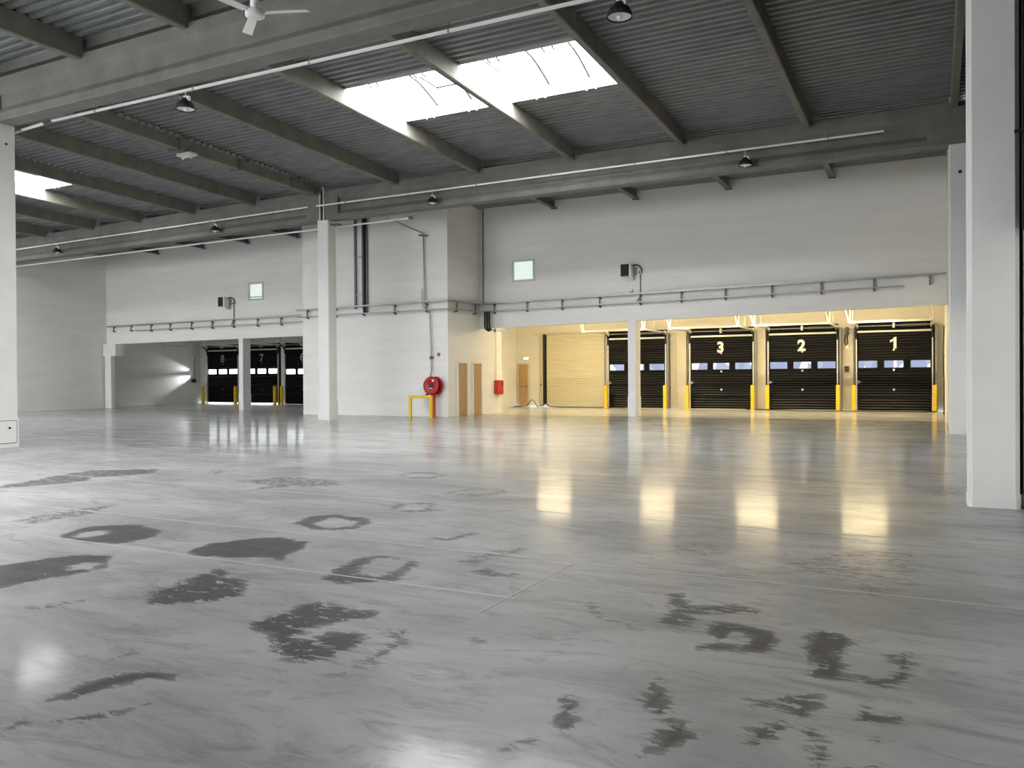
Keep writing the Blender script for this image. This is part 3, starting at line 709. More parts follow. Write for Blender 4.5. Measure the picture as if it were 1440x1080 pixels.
# ------------------------------------------------------------------ dock doors
def dock_door_meshes(W, pane_w, pitch, pane_mat, key):
    hw = W / 2; ph = .535; M_ = {}
    p = MB().box((-hw, -.12, .004), (hw, -.07, ph - .004))
    rb = MB()
    for z in (.09, .20, .31, .42):
        rb.prism([(-.119, z), (-.130, z + .006), (-.130, z + .012), (-.119, z + .034)], 0, -hw + .04, hw - .04)
    M_['ribs'] = rb.mesh('pressed_rib', 'door_rib')
    M_['panel'] = p.mesh('panel', 'black_panel')
    M_['plain'] = MB().box((-hw, -.12, .004), (hw, -.07, ph - .004)).mesh('panel', 'black_panel')
    w = pane_w / 2; h = .14
    fr = MB()
    for a, b_ in (((-w - .03, -h - .03), (w + .03, -h)), ((-w - .03, h), (w + .03, h + .03)), ((-w - .03, -h), (-w, h)), ((w, -h), (w + .03, h))):
        fr.box((a[0], -.14, a[1]), (b_[0], -.115, b_[1]))
    M_['wframe'] = fr.mesh('window_frame', 'black_rubber')
    M_['pane'] = MB().cbox((-w, -.130, -h), (w, -.121, h), .02, axis=1).mesh('pane', pane_mat)
    M_['cap'] = MB().box((-hw, -.15, 3.21), (hw, -.07, 3.285)).mesh('top_cap', 'track_metal')
    M_['header'] = MB().box((-hw - .06, -.06, 3.285), (hw + .06, -.0, 3.62)).mesh('header', 'black_panel')
    M_['shaft'] = MB().tube([(-hw - .1, -.22, 3.47), (hw + .1, -.22, 3.47)], .02, 8).mesh('spring_shaft', 'galvanised')
    s = MB()
    s.tube([(.25, -.22, 3.47), (hw - .15, -.22, 3.47)], .05, 10)
    M_['spring'] = s.mesh('spring', 'grey_steel')
    M_['drum'] = MB().lathe([(0, -.06), (.10, -.06), (.085, 0), (.10, .06), (0, .06)], 16, axis=0).mesh('cable_drum', 'track_metal')
    M_['bracket'] = MB().box((-.04, -.28, 3.38), (.04, -.05, 3.58)).mesh('centre_bracket', 'track_metal')
    v = MB().box((-.025, -.20, 0), (.025, -.06, 2.95))
    M_['vtrack'] = v.mesh('vertical_track', 'track_metal')
    pts = [(0, -.15, 2.95)]
    for i in range(9):
        a = PI / 2 * i / 8
        pts.append((0, -.15 - .45 * (1 - math.cos(a)), 3.02 + .45 * math.sin(a)))
    M_['curve'] = MB().tube(pts, .035, 8).mesh('curved_track', 'black_gloss')
    M_['htrack'] = MB().box((-.03, -3.4, 3.44), (.03, -.58, 3.51)).mesh('horizontal_track', 'track_metal')
    M_['hanger'] = MB().tube([(-.02, -3.3, 3.5), (-.36, -3.3, 4.66)], .024, 6).tube([(.02, -3.3, 3.5), (.06, -3.3, 4.66)], .024, 6).mesh('track_hanger', 'track_metal')
    M_['hanger2'] = MB().tube([(0, -1.9, 3.5), (0, -1.9, 4.66)], .018, 6).mesh('track_hanger', 'track_metal')
    M_['cross'] = MB().box((-hw - .03, -3.42, 3.42), (hw + .03, -3.36, 3.49)).mesh('cross_rail', 'track_metal')
    M_['seal'] = MB().box((hw + .055, -.14, 0), (hw + .10, 0, 3.45)).mesh('side_seal', 'black_rubber')
    M_['seal2'] = MB().box((-hw - .10, -.14, 0), (-hw - .055, 0, 3.45)).mesh('side_seal', 'black_rubber')
    M_['dot'] = MB().lathe([(0, -.135), (.045, -.135), (.045, -.12)], 12, axis=1).mesh('white_stud', 'decal_white')
    M_['handle'] = MB().box((-.16, -.2, -.02), (.10, -.16, .02)).box((-.03, -.22, -.06), (.03, -.15, .06)).mesh('lock_handle', 'galvanised')
    M_['sill'] = MB().box((-hw, -.28, 0), (hw, -.02, .012)).mesh('sill_plate', 'white_metal')
    M_['gap'] = MB().box((-hw + .02, -.10, .005), (hw - .02, -.08, .06)).mesh('bottom_daylight_gap', 'bright_daylight')
    return M_
RIGHT_M = dock_door_meshes(2.74, .70, .97, 'pane_outside', 'r')
LEFT_M = dock_door_meshes(2.58, .665, .88, 'bright_daylight', 'l')

DOOR_N = [0]
def dock_door(x, num, M_, W, pitch, digit_mat, bold, lit):
    DOOR_N[0] += 1
    hw = W / 2
    t = thing('door_%d' % DOOR_N[0], 'black sectional dock door %s in the %s bay' % ({'1': 'one', '2': 'two', '3': 'three', '4': 'four', '6': 'six', '7': 'seven', '8': 'eight'}[num], 'lit' if lit else 'dark'), None, (x, YD + .05, 0), kind='structure')
    for k in range(6):
        p = part(t, 'panel', M_['panel' if (k != 3 and (lit or k < 1)) else 'plain'], None, (0, 0, .535 * k + (.05 if num in ('8', '7') else 0)))
        if k != 3 and lit:
            part(p, 'pressed_rib', M_['ribs'], None)
        if k == 3:
            for s in (-1, 0, 1):
                w = part(p, 'window_frame', M_['wframe'], None, (s * pitch, 0, .30))
                part(p, 'pane', M_['pane'], None, (s * pitch, 0, .30))
    for key, nm in (('cap', 'top_cap'), ('header', 'header'), ('shaft', 'spring_shaft'), ('spring', 'spring'), ('bracket', 'centre_bracket'), ('seal', 'side_seal'), ('seal2', 'side_seal')):
        part(t, nm, M_[key], None)
    for s in (-1, 1):
        part(t, 'cable_drum', M_['drum'], None, (s * (hw + .02), -.22, 3.47))
        part(t, 'vertical_track', M_['vtrack'], None, (s * (hw + .03), 0, 0))
        part(t, 'curved_track', M_['curve'], None, (s * (hw + .03), 0, 0))
        h = part(t, 'horizontal_track', M_['htrack'], None, (s * (hw + .03), 0, 0))
        part(h, 'track_hanger', M_['hanger'], None); part(h, 'track_hanger', M_['hanger2'], None)
    part(t, 'cross_rail', M_['cross'], None)
    if num:
        part(t, 'number', digit_mesh(num, .64, digit_mat, bold), None, (-.03, -.133, 2.53), (PI / 2, 0, 0), label='painted number %s' % num)
    if lit:
        for z in (.86, 1.67, 2.48):
            part(t, 'white_stud', M_['dot'], None, (0, 0, z))
        part(t, 'sill_plate', M_['sill'], None)
        part(t, 'lock_handle', M_['handle'], None, (-hw + .05, 0, 1.18))
        j = MB().box((hw + .12, -.34, 0), (hw + .20, 0, 3.45)); part(t, 'jamb', j, 'grey_jamb')
    else:
        for z in (.86, 2.42):
            part(t, 'white_stud', M_['dot'], None, (0, 0, z)).scale = (.5, 1, .5)
        if num in ('8', '7'):
            part(t, 'bottom_daylight_gap', M_['gap'], None)
    return t
for x, n in ((-1.47, '1'), (-5.00, '2'), (-8.43, '3'), (-12.35, '4')):
    dock_door(x, n, RIGHT_M, 2.74, .97, 'decal_white', .042, True)
for x, n in ((-38.93, '8'), (-35.73, '7'), (-32.58, '6')):
    dock_door(x, n, LEFT_M, 2.58, .88, 'decal_grey', .012, False)

# beige sectional door without windows
DOOR_N[0] += 1
t = thing('door_%d' % DOOR_N[0], 'plain beige sectional door beside dock door four', None, (-15.52, YD + .05, 0), kind='structure')
pm = MB()
pm.box((-1.46, -.10, .004), (1.46, -.06, .442))
for z in (.05, .15, .25, .35):
    pm.prism([(-.10, z), (-.112, z + .012), (-.112, z + .05), (-.10, z + .062)], 0, -1.44, 1.44)
pm = pm.mesh('panel', 'beige_panel')
for k in range(8):
    part(t, 'panel', pm, None, (0, 0, .446 * k))
part(t, 'side_seal', MB().box((-1.66, -.14, .15), (-1.52, -.02, 3.58)), 'black_rubber')
part(t, 'side_frame', MB().box((1.47, -.12, 0), (1.56, 0, 3.58)), 'beige_jamb')
part(t, 'side_frame', MB().box((-1.80, -.10, 0), (-1.68, 0, 3.6)), 'beige_jamb')
part(t, 'head_frame', MB().box((-1.68, -.12, 3.57), (1.56, 0, 3.66)), 'beige_jamb')

# ------------------------------------------------------------------ wall pieces between the lit doors
for x0, x1, lab in ((-10.42, -9.98, 'smooth beige wall pier left of dock door three'), (-6.98, -6.50, 'smooth beige wall pier between dock doors three and two')):
    solo('wall_pier', MB().cbox((x0 - (x0 + x1) / 2, -.22, 0), (x1 - (x0 + x1) / 2, 0, 3.55), .01), 'beige_jamb', lab, 'pier', 'beige piers between the doors', ((x0 + x1) / 2, YD + .05, 0))
for x0, x1, lab in ((-10.72, -10.44, 'ribbed beige cladding strip right of dock door four'), (-3.42, -3.00, 'ribbed beige cladding strip between dock doors two and one')):
    t = thing('cladding_strip', lab, 'panel', ((x0 + x1) / 2, YD + .05, 0), group='ribbed cladding strips')
    hw = (x1 - x0) / 2
    me = MB().box((-hw, -.12, .003), (hw, 0, .087)).mesh('rib_board', 'beige_jamb')
    for k in range(38):
        part(t, 'rib_board', me, None, (0, 0, .09 * k))
# ------------------------------------------------------------------ bollards
bol = MB().cbox((-.075, -.075, .015), (.075, .075, 1.05), .012).mesh('post', 'yellow_paint')
bbase = MB().box((-.10, -.10, 0), (.10, .10, .015)).mesh('base_plate', 'yellow_paint')
bcap = MB().prism([(-.065, 1.05), (.065, 1.05), (.05, 1.062), (-.05, 1.062)], 1, -.065, .065).mesh('cap', 'yellow_paint')
for x, lab in ((-13.70, 'yellow bollard left of dock door four'), (-10.86, 'yellow bollard right of dock door four'), (-9.84, 'yellow bollard left of dock door three'), (-6.98, 'yellow bollard right of dock door three'),
               (-6.36, 'yellow bollard left of dock door two'), (-3.54, 'yellow bollard right of dock door two'), (-2.94, 'yellow bollard left of dock door one'), (0.0, 'yellow bollard right of dock door one'),
               (-40.13, 'yellow bollard left of dark dock door eight'), (-37.42, 'yellow bollard right of dark dock door eight'), (-34.28, 'yellow bollard right of dark dock door seven'), (-33.74, 'yellow bollard left of dark dock door six')):
    t = thing('bollard', lab, 'bollard', (x, 36.15, 0), group='yellow door bollards')
    part(t, 'post', bol, None); part(t, 'base_plate', bbase, None); part(t, 'cap', bcap, None)

# ------------------------------------------------------------------ lamps over the lit dock bay
lh = MB().prism([(-.10, 0), (.10, 0), (.07, .07), (-.07, .07)], 0, -.77, .77).mesh('housing', 'white_metal')
ld = MB().prism([(-.05, -.001), (.05, -.001), (.035, -.03), (-.035, -.03)], 0, -.75, .75).mesh('diffuser', 'lamp_tube')
lr = MB().tube([(-.45, 0, .07), (-.45, 0, .65)], .008, 6).tube([(.45, 0, .07), (.45, 0, .65)], .008, 6).mesh('suspension_rod', 'galvanised')
for x, lab in ((-2.3, 'warm batten lamp over dock door one, seen by its glow on the floor'), (-6.15, 'warm batten lamp near dock door two, seen by its glow on the floor'), (-10.25, 'warm batten lamp near dock door three, seen by its glow on the floor'), (-14.8, 'warm batten lamp near the beige door, seen by its glow on the floor')):
    t = thing('batten_lamp', lab, 'lamp', (x, 32.6, 4.0), group='warm lamps of the lit bay')
    part(t, 'housing', lh, None); part(t, 'diffuser', ld, None); part(t, 'suspension_rod', lr, None)

# ------------------------------------------------------------------ room doors of the block and the exit door
def room_door(y0, y1, label, handle_side, sign):
    DOOR_N[0] += 1
    t = thing('door_%d' % DOOR_N[0], label, None, (-16.1, (y0 + y1) / 2, 0), kind='structure')
    hw = (y1 - y0) / 2
    fr = MB().box((-.02, -hw - .07, 0), (.05, -hw, 2.09)).box((-.02, hw, 0), (.05, hw + .07, 2.09)).box((-.02, -hw, 2.02), (.05, hw, 2.09))
    part(t, 'door_frame', fr, 'white_column')
    part(t, 'door_leaf', MB().box((.0, -hw + .005, .01), (.025, hw - .005, 2.015)), 'wood_door')
    part(t, 'door_handle', MB().box((.025, handle_side * (hw - .05) - .012, .98), (.03, handle_side * (hw - .05) + .012, 1.14)).box((.03, handle_side * (hw - .05) - .07 * (handle_side > 0) - .0, 1.05), (.06, handle_side * (hw - .05) + .07 * (handle_side < 0), 1.07)), 'galvanised')
    if sign:
        part(t, 'door_symbol', MB().box((.025, -.06, 1.62), (.027, .0, 1.75)), 'grey_jamb')
    return t
room_door(26.68, 27.34, 'wooden room door nearest the block corner', -1, False)
room_door(27.82, 28.46, 'wooden room door with a small dark symbol', 1, True)
DOOR_N[0] += 1
t = thing('door_%d' % DOOR_N[0], 'narrow wooden exit door with a push bar in the lit bay', None, (-18.32, YD + .05, 0), kind='structure')
part(t, 'door_frame', MB().box((-.33, -.06, 0), (-.25, 0, 2.18)).box((.25, -.06, 0), (.33, 0, 2.18)).box((-.25, -.06, 2.1), (.25, 0, 2.18)), 'beige_jamb')
part(t, 'door_leaf', MB().box((-.245, -.03, .01), (.245, 0, 2.095)), 'wood_door')
part(t, 'push_bar', MB().tube([(-.23, -.08, 1.02), (.23, -.08, 1.02)], .022, 8).box((.13, -.12, .97), (.24, -.03, 1.07)).box((-.24, -.09, .99), (-.2, -.03, 1.05)), 'grey_jamb')
t = thing('exit_sign', 'small lit white exit sign above the narrow wooden door', 'sign', (-18.15, YD + .05, 2.36))
part(t, 'sign_case', MB().box((-.13, -.06, 0), (.13, 0, .12)), 'white_metal')
part(t, 'sign_face', MB().box((-.12, -.065, .01), (.12, -.06, .11)), 'exit_lit')

# ------------------------------------------------------------------ cable trays along the walls
def tray(label, pts_top, pts_bot, brackets, nrm, lowpt=None):
    # pts: (x, y, z) polyline; nrm = direction away from the wall
    t = thing('cable_tray', label, 'cable tray', pts_top[0], group='wall cable trays')
    o = Vector(pts_top[0])
    def run(pts, h, name):
        for a, b_ in zip(pts[:-1], pts[1:]):
            a = Vector(a) - o; b_ = Vector(b_) - o
            d = (b_ - a).normalized(); s = Vector((-d.y, d.x, 0)).normalized() * .085
            mb = MB()
            vs = [a - s, b_ - s, b_ + s, a + s]
            for (z0, z1, k0, k1) in ((0, .008, 1, 1),):
                mb.add([tuple(v) for v in vs] + [(v.x, v.y, v.z + .008) for v in vs], [(0, 3, 2, 1), (4, 5, 6, 7), (0, 1, 5, 4), (1, 2, 6, 5), (2, 3, 7, 6), (3, 0, 4, 7)])
            for sg in (-1, 1):
                w = s.normalized() * .004
                q = [a + s * sg - w, b_ + s * sg - w, b_ + s * sg + w, a + s * sg + w]
                mb.add([tuple(v) for v in q] + [(v.x, v.y, v.z + h) for v in q], [(0, 3, 2, 1), (4, 5, 6, 7), (0, 1, 5, 4), (1, 2, 6, 5), (2, 3, 7, 6), (3, 0, 4, 7)])
            part(t, name, mb, 'galvanised')
    run(pts_top, .055, 'upper_tray'); run(pts_bot, .03, 'lower_tray')
    for (x, y, zt, zb) in brackets:
        b_ = MB().box((-.02, -.02, zb - .08), (.02, .02, zt + .0))
        n = Vector(nrm(x, y))
        pr = MB()
        base = Vector((0, 0, zb - .02))
        wv = Vector((-n.y, n.x, 0)) * .02
        for sgn, arr in ((1, []),):
            A = -n * .10 + Vector((0, 0, zb - .10)); B_ = n * .12 + Vector((0, 0, zb - .02)); D_ = -n * .10 + Vector((0, 0, zb - .02))
            vs = [A - wv, B_ - wv, D_ - wv, A + wv, B_ + wv, D_ + wv]
            b_.add([tuple(v) for v in vs], [(0, 2, 1), (3, 4, 5), (0, 1, 4, 3), (1, 2, 5, 4), (2, 0, 3, 5)])
            A = -n * .10 + Vector((0, 0, zt - .09)); B_ = n * .08 + Vector((0, 0, zt - .005)); D_ = -n * .10 + Vector((0, 0, zt - .005))
            vs = [A - wv, B_ - wv, D_ - wv, A + wv, B_ + wv, D_ + wv]
            b_.add([tuple(v) for v in vs], [(0, 2, 1), (3, 4, 5), (0, 1, 4, 3), (1, 2, 5, 4), (2, 0, 3, 5)])
        part(t, 'bracket', b_, 'grey_steel', (x - o.x, y - o.y, -o.z))
    return t
yb = YL - .10
tzt = lambda x: 4.36 + .0105 * (x + 15.9)
tzb = lambda x: 4.06 + .0105 * (x + 15.9)
tray('long cable tray above the lit dock bay', [(-16.0, yb, tzt(-16.0)), (0.33, yb, tzt(.33))], [(-16.0, yb, tzb(-16)), (-.83, yb, tzb(-.83))],
     [(x, yb, tzt(x), tzb(x) if x < -1 else tzt(x) - .2) for x in (-15.43, -13.99, -12.52, -11.0, -9.44, -7.93, -6.39, -4.85, -3.28, -1.71, -.12)], lambda x, y: (0, -1, 0))
tray('cable tray above the dark dock bay', [(-38.5, yb, 4.24), (-23.15, yb, 4.31)], [(-36.36, yb, 3.98), (-23.15, yb, 4.03)],
     [(x, yb, 4.27, 3.995 if x > -36.5 else 4.05) for x in (-38.0, -36.67, -35.18, -33.79, -32.29, -30.89, -29.49, -27.96, -26.52, -25.1)], lambda x, y: (0, -1, 0))
yk = YK - .10; xk = -16.0
tray('cable tray wrapping the projecting block corner', [(-23.3, yk, 4.25), (xk, yk, 4.31), (xk, 28.4, 4.36)], [(-23.3, yk, 3.98), (xk, yk, 4.01), (xk, 28.4, 4.07)],
     [(x, yk, 4.27, 4.0) for x in (-22.77, -21.30, -19.92, -18.43, -16.97)], lambda x, y: (0, -1, 0))
t = bpy.context.scene.objects['cable_tray.002']
for y, in ((26.5,), (27.9,)):
    part(t, 'bracket', MB().box((-.02, -.02, 3.95), (.02, .02, 4.33)).prism([(-.1, 3.92), (.1, 3.99), (-.1, 3.99)], 1, -.02, .02), 'grey_steel', (xk + 23.3, y - yk, -4.25))

# ------------------------------------------------------------------ cable ladder, conduits and pipes on the block
t = thing('cable_ladder', 'vertical cable ladder with black cables on the block wall', 'cable ladder', (-20.05, YK, 4.0))
for x in (-.27, .10):
    part(t, 'ladder_rail', MB().box((x - .04, -.10, 0.2), (x + .04, -.04, 3.80)), 'grey_steel')
part(t, 'ladder_rail', MB().box((.27, -.10, 0.0), (.31, -.04, 3.80)), 'grey_steel')
for z in (.75, 2.25, 3.74):
    part(t, 'rung', MB().box((-.27, -.08, z - .03), (.10, -.05, z + .03)), 'galvanised')
part(t, 'cable_bundle', MB().tube([(.19, -.09, 0), (.19, -.09, 3.8)], .055, 8), 'black_rubber')
t = thing('sprinkler_pipe', 'long pale pipe under the far girder ending at the block', 'pipe', (-28.0, 23.4, 6.88))
part(t, 'pipe', MB().tube([(-10.15, 0, -.08), (-6, 0, -.05), (2, 0, .01), (9.3, 0, .05), (12.0, 0, .07)], .032, 8), 'rail_white')
part(t, 'end_cap', MB().tube([(11.98, 0, .07), (12.12, 0, .07)], .05, 8), 'grey_steel')
for x in (10.3, 11.1):
    part(t, 'hanger_rod', MB().tube([(x, 0, .07), (x, 0, 1.40)], .008, 6), 'grey_steel')
for x in (-8, -5.2, -2.0, 1.5, 4.2):
    part(t, 'hanger_rod', MB().tube([(x, 0, -.02), (x, 0, 1.25)], .006, 6), 'grey_steel')
t = thing('riser_pipe', 'grey water pipe feeding the hose reel down the block wall', 'pipe', (-17.05, YK - .09, 1.5))
part(t, 'pipe', MB().tube([(.35, -2.5, 5.44), (-.08, 0, 5.42), (-.05, 0, 5.35), (0, 0, 2.62), (.03, 0, 2.5), (.19, 0, 2.42), (.22, 0, 2.35), (.28, 0, .25), (.30, -.12, .02)], .028, 8), 'galvanised')
part(t, 'valve', MB().tube([(.24, 0, .72), (.34, 0, .72)], .05, 8).box((.25, -.1, .66), (.31, -.04, .78)), 'grey_steel')
part(t, 'tee', MB().tube([(-.25, 0, 5.36), (.12, 0, 5.30)], .035, 8), 'grey_steel')
part(t, 'stub_pipe', MB().tube([(-.12, 0, 2.6), (-.13, 0, 3.32)], .02, 8), 'galvanised')
solo('conduit', MB().tube([(0, 0, 0), (.02, 0, 3.75)], .022, 8), 'grey_steel', 'thin vertical conduit in the corner above the lit bay', 'conduit', None, (-15.96, YL - .06, 4.40))
t = thing('cable_bundle', 'black cables dropping from the tray beside the lit bay', 'cables', (-15.75, YL - .12, 3.3))
for k, x in enumerate((-.10, 0.0, .10)):
    part(t, 'cable', MB().tube([(x, 0, .80), (x, 0, .22), (x + .03, 0, .10), (x + .12, .02, .02), (x + .3, .05, 0.0)], .034, 8), 'black_rubber')
part(t, 'conduit', MB().tube([(.16, 0, .82), (.17, 0, .1)], .02, 8), 'galvanised')
part(t, 'cross_conduit', MB().box((.15, -.02, -.03), (.85, .03, .03)), 'rail_white')
part(t, 'junction', MB().box((.33, -.05, -.05), (.40, .03, .08)), 'grey_steel')

# ------------------------------------------------------------------ fire hose reel, guard, signs, red cabinet
t = thing('fire_hose_reel', 'dark red fire hose reel on a stand by the block wall', 'hose reel', (-16.58, YK - .42, 0))
prof = [(0, -.02), (.20, -.02), (.22, -.035), (.33, -.035), (.345, 0), (.33, .02), (0, .02)]
for y in (0.0, .30):
    d_ = part(t, 'side_disc', MB().lathe(prof, 28, axis=1, c=(0, y, 1.17)), 'red_paint')
part(t, 'hose_drum', MB().lathe([(.0, 0.02), (.24, .02), (.24, .28), (0, .28)], 24, axis=1, c=(0, 0, 1.17)), 'black_rubber')
d_ = [c for c in t.children if c.name.startswith('side_disc')][0]
part(d_, 'hub', MB().lathe([(0, -.07), (.07, -.07), (.085, -.02)], 16, axis=1, c=(0, 0, 1.17)), 'black_gloss')
part(d_, 'hub_label', MB().box((-.08, -.04, 1.06), (.06, -.036, 1.10)), 'decal_white')
part(d_, 'instruction_label', MB().box((.06, -.042, 1.32), (.14, -.037, 1.40)), 'decal_white')
part(t, 'nozzle', MB().tube([(-.30, .1, .83), (-.18, .1, .85)], .03, 8), 'black_rubber')
part(t, 'stand', MB().box((-.09, .10, 0), (.09, .16, 1.05)).box((-.12, .05, 0), (.12, .2, .02)), 'red_paint')
t = thing('guard_rail', 'yellow hoop guard rail in front of the hose reel', 'guard rail', (-16.67, 25.0, 0))
part(t, 'leg', MB().cbox((-.50, -.05, 0), (-.40, .05, .72), .01), 'yellow_paint')
part(t, 'leg', MB().cbox((.40, -.05, 0), (.50, .05, .72), .01), 'yellow_paint')
part(t, 'top_bar', MB().cbox((-.50, -.05, .72), (.50, .05, .82), .01, axis=0), 'yellow_paint')
t = thing('wall_sign', 'small white sign with dark red print above the hose reel', 'sign', (-16.5, YK, 2.18))
s_ = part(t, 'sign_plate', MB().box((-.10, -.012, 0), (.10, 0, .24)), 'decal_white')
part(s_, 'sign_print', MB().box((-.07, -.015, .09), (.07, -.012, .22)), 'decal_red')
part(s_, 'sign_symbol', MB().lathe([(0, -.017), (.045, -.017), (.045, -.015)], 14, axis=1, c=(-.01, 0, .155)), 'grey_jamb')
t = thing('red_cabinet', 'red wall cabinet on the corner of the lit bay', 'cabinet', (-16.1, 29.84, .77))
part(t, 'cabinet_body', MB().cbox((0, -.26, 0), (.16, .26, .58), .015), 'red_box')
c_ = part(t, 'cabinet_door', MB().box((.16, -.235, .02), (.172, .235, .56)), 'red_box')
part(c_, 'latch', MB().box((.172, .10, .36), (.18, .2, .50)), 'black_rubber')
part(t, 'notice', MB().box((.0, -.05, -.14), (.01, .1, -.05)), 'decal_white')
solo('conduit', MB().tube([(0, 0, 0), (0, 0, 2.1)], .016, 8), 'rail_white', 'thin conduit running up from the red cabinet', 'conduit', None, (-16.07, 29.72, 1.36))

# ------------------------------------------------------------------ wall heaters and their cables
def heater(x, z, label, ztray):
    t = thing('unit_heater', label, 'heater', (x, YL, z), group='wall unit heaters')
    part(t, 'body', MB().cbox((-.18, -.42, 0), (.22, -.06, .46), .015), 'white_metal')
    g_ = part(t, 'outlet_grille', MB().box((-.165, -.435, .015), (.145, -.42, .445)), 'black_rubber')
    for k in range(4):
        part(g_, 'louvre', MB().box((-.16, -.44, .07 + k * .10), (.14, -.425, .085 + k * .10)), 'black_rubber')
    part(t, 'wall_bracket', MB().box((-.1, -.06, .1), (.3, 0, .36)).box((.0, -.10, -.10), (.22, 0, 0)), 'galvanised')
    part(t, 'supply_cable', MB().tube([(.22, -.2, .40), (.32, -.12, .44), (.42, -.06, .40), (.50, -.05, .26), (.48, -.05, .14)], .022, 8), 'black_rubber')
    part(t, 'junction_box', MB().box((.36, -.07, .10), (.48, 0, .24)), 'white_metal')
    part(t, 'switch_knob', MB().lathe([(0, -.09), (.03, -.09), (.03, -.07)], 10, axis=1, c=(.42, 0, .17)), 'black_rubber')
    part(t, 'conduit', MB().tube([(.44, -.03, .10), (.44, -.03, ztray - z + .06), (.43, -.1, ztray - z - .1), (.32, -.1, ztray - z - .24)], .02, 8), 'grey_steel')
    return t
heater(-9.89, 5.06, 'black fronted unit heater above the slim post of the lit bay', 4.42)
heater(-29.96, 4.90, 'black fronted unit heater above the dark dock bay', 4.28)
t = thing('smoke_detector', 'small round white detector below the heater of the lit bay', 'detector', (-9.80, YL, 4.58))
part(t, 'detector_base', MB().lathe([(0, 0), (.09, 0), (.09, -.02), (.07, -.03)], 18, axis=1), 'white_metal')
part(t, 'detector_head', MB().lathe([(.07, -.03), (.06, -.06), (.03, -.075), (0, -.08)], 18, axis=1), 'rail_white')

# ------------------------------------------------------------------ light rails and pendant lamps
def rail(label, x0, x1, y, z0, z1, joints, tops):
    t = thing('light_rail', label, 'rail', ((x0 + x1) / 2, y, (z0 + z1) / 2), group='white light rails')
    L_ = (x1 - x0) / 2; dz = (z1 - z0) / 2
    mb = MB()
    vs = []
    for (x, z) in ((-L_, -dz), (L_, dz)):
        vs += [(x, -.022, z - .022), (x, .022, z - .022), (x, .022, z + .022), (x, -.022, z + .022)]
    mb.add(vs, [(0, 1, 2, 3), (7, 6, 5, 4)] + [(i, (i + 1) % 4, 4 + (i + 1) % 4, 4 + i) for i in range(4)])
    part(t, 'rail_profile', mb, 'rail_white')
    for k in range(joints):
        f = (k + .5) / joints; x = -L_ + 2 * L_ * f; z = -dz + 2 * dz * f
        part(t, 'joint_clip', MB().box((x - .02, -.027, z - .027), (x + .02, .027, z + .027)), 'galvanised')
        part(t, 'hanger', MB().tube([(x, 0, z + .028), (x, 0, z + tops)], .007, 6), 'grey_steel')
    return t
rail('white light rail hanging behind the near girder', -16.77, .3, 11.1, 7.0, 6.87, 6, 1.5)
rail('short white rail end beside the left foreground column', -18.6, -17.09, 11.1, 6.92, 6.98, 1, 1.5)
rail('white light rail along the right far girder', -19.2, -1.1, 22.35, 7.49, 7.50, 7, .75)
rail('white light rail along the left far girder', -38.6, -19.58, 22.35, 7.29, 7.49, 6, .7)
sh = MB().lathe([(.03, .20), (.06, .20), (.085, .15), (.14, .115), (.175, .05), (.185, -.015), (.172, -.015), (.160, .04), (.12, .09), (.06, .12), (.0, .125)], 28).mesh('shade', 'black_rubber')
rf = MB().lathe([(.166, .004), (.150, .035), (.11, .075), (.05, .10), (0, .102)], 28).mesh('reflector', 'reflector')
bb = MB().lathe([(0, -.05), (.03, -.045), (.045, -.015), (.04, .02), (.025, .055), (.025, .08)], 16).mesh('bulb', 'bulb_glass')
nk = MB().lathe([(0, .25), (.03, .25), (.045, .235), (.045, .20), (0, .20)], 16).mesh('cap', 'rail_white')
def pendant(x, y, z, ztop, label):
    t = thing('pendant_lamp', label, 'lamp', (x, y, z), group='black pendant lamps')
    s_ = part(t, 'shade', sh, None); part(s_, 'reflector', rf, None); part(s_, 'bulb', bb, None); part(t, 'cap', nk, None)
    part(t, 'suspension_rod', MB().tube([(0, 0, .20), (0, 0, ztop - z)], .008, 6), 'rail_white')
    part(t, 'gear_box', MB().box((.05, -.03, .13), (.10, .03, .23)), 'rail_white')
pendant(-12.72, 11.1, 6.62, 6.95, 'black pendant lamp on the near rail, upper left')
pendant(-3.97, 11.1, 6.56, 6.88, 'black pendant lamp at the top edge of the picture')
pendant(-14.39, 22.35, 7.10, 7.47, 'black pendant lamp above the block corner')
pendant(-4.48, 22.35, 7.08, 7.47, 'black pendant lamp on the right far rail')
pendant(-24.1, 22.35, 7.06, 7.45, 'tiny black pendant lamp left of the middle column')
pendant(-33.5, 22.35, 6.97, 7.35, 'tiny black pendant lamp farthest left')

# ------------------------------------------------------------------ ceiling fan
t = thing('ceiling_fan', 'white three bladed ceiling fan at the top left', 'fan', (-7.87, 8.0, 6.2))
part(t, 'motor_housing', MB().lathe([(0, -.05), (.09, -.05), (.125, -.03), (.125, .03), (.08, .06), (.0, .06)], 24), 'white_metal')
part(t, 'canopy', MB().lathe([(.02, .22), (.06, .19), (.065, .12), (.03, .06)], 20), 'white_metal')
part(t, 'down_rod', MB().tube([(0, 0, .1), (0, 0, 2.0)], .013, 8), 'white_metal')
bl = MB()
bl.add([(.16, -.055, .0), (.70, -.075, -.005), (.72, .055, .025), (.16, .055, .018), (.16, -.055, .006), (.70, -.075, .001), (.72, .055, .031), (.16, .055, .024)],
       [(0, 3, 2, 1), (4, 5, 6, 7), (0, 1, 5, 4), (1, 2, 6, 5), (2, 3, 7, 6), (3, 0, 4, 7)])
bl.box((.09, -.02, .0), (.20, .02, .012))
bl = bl.mesh('blade', 'white_metal')
for a in (24, 144, 264):
    part(t, 'blade', bl, None, (0, 0, 0), (0, 0, math.radians(a)))

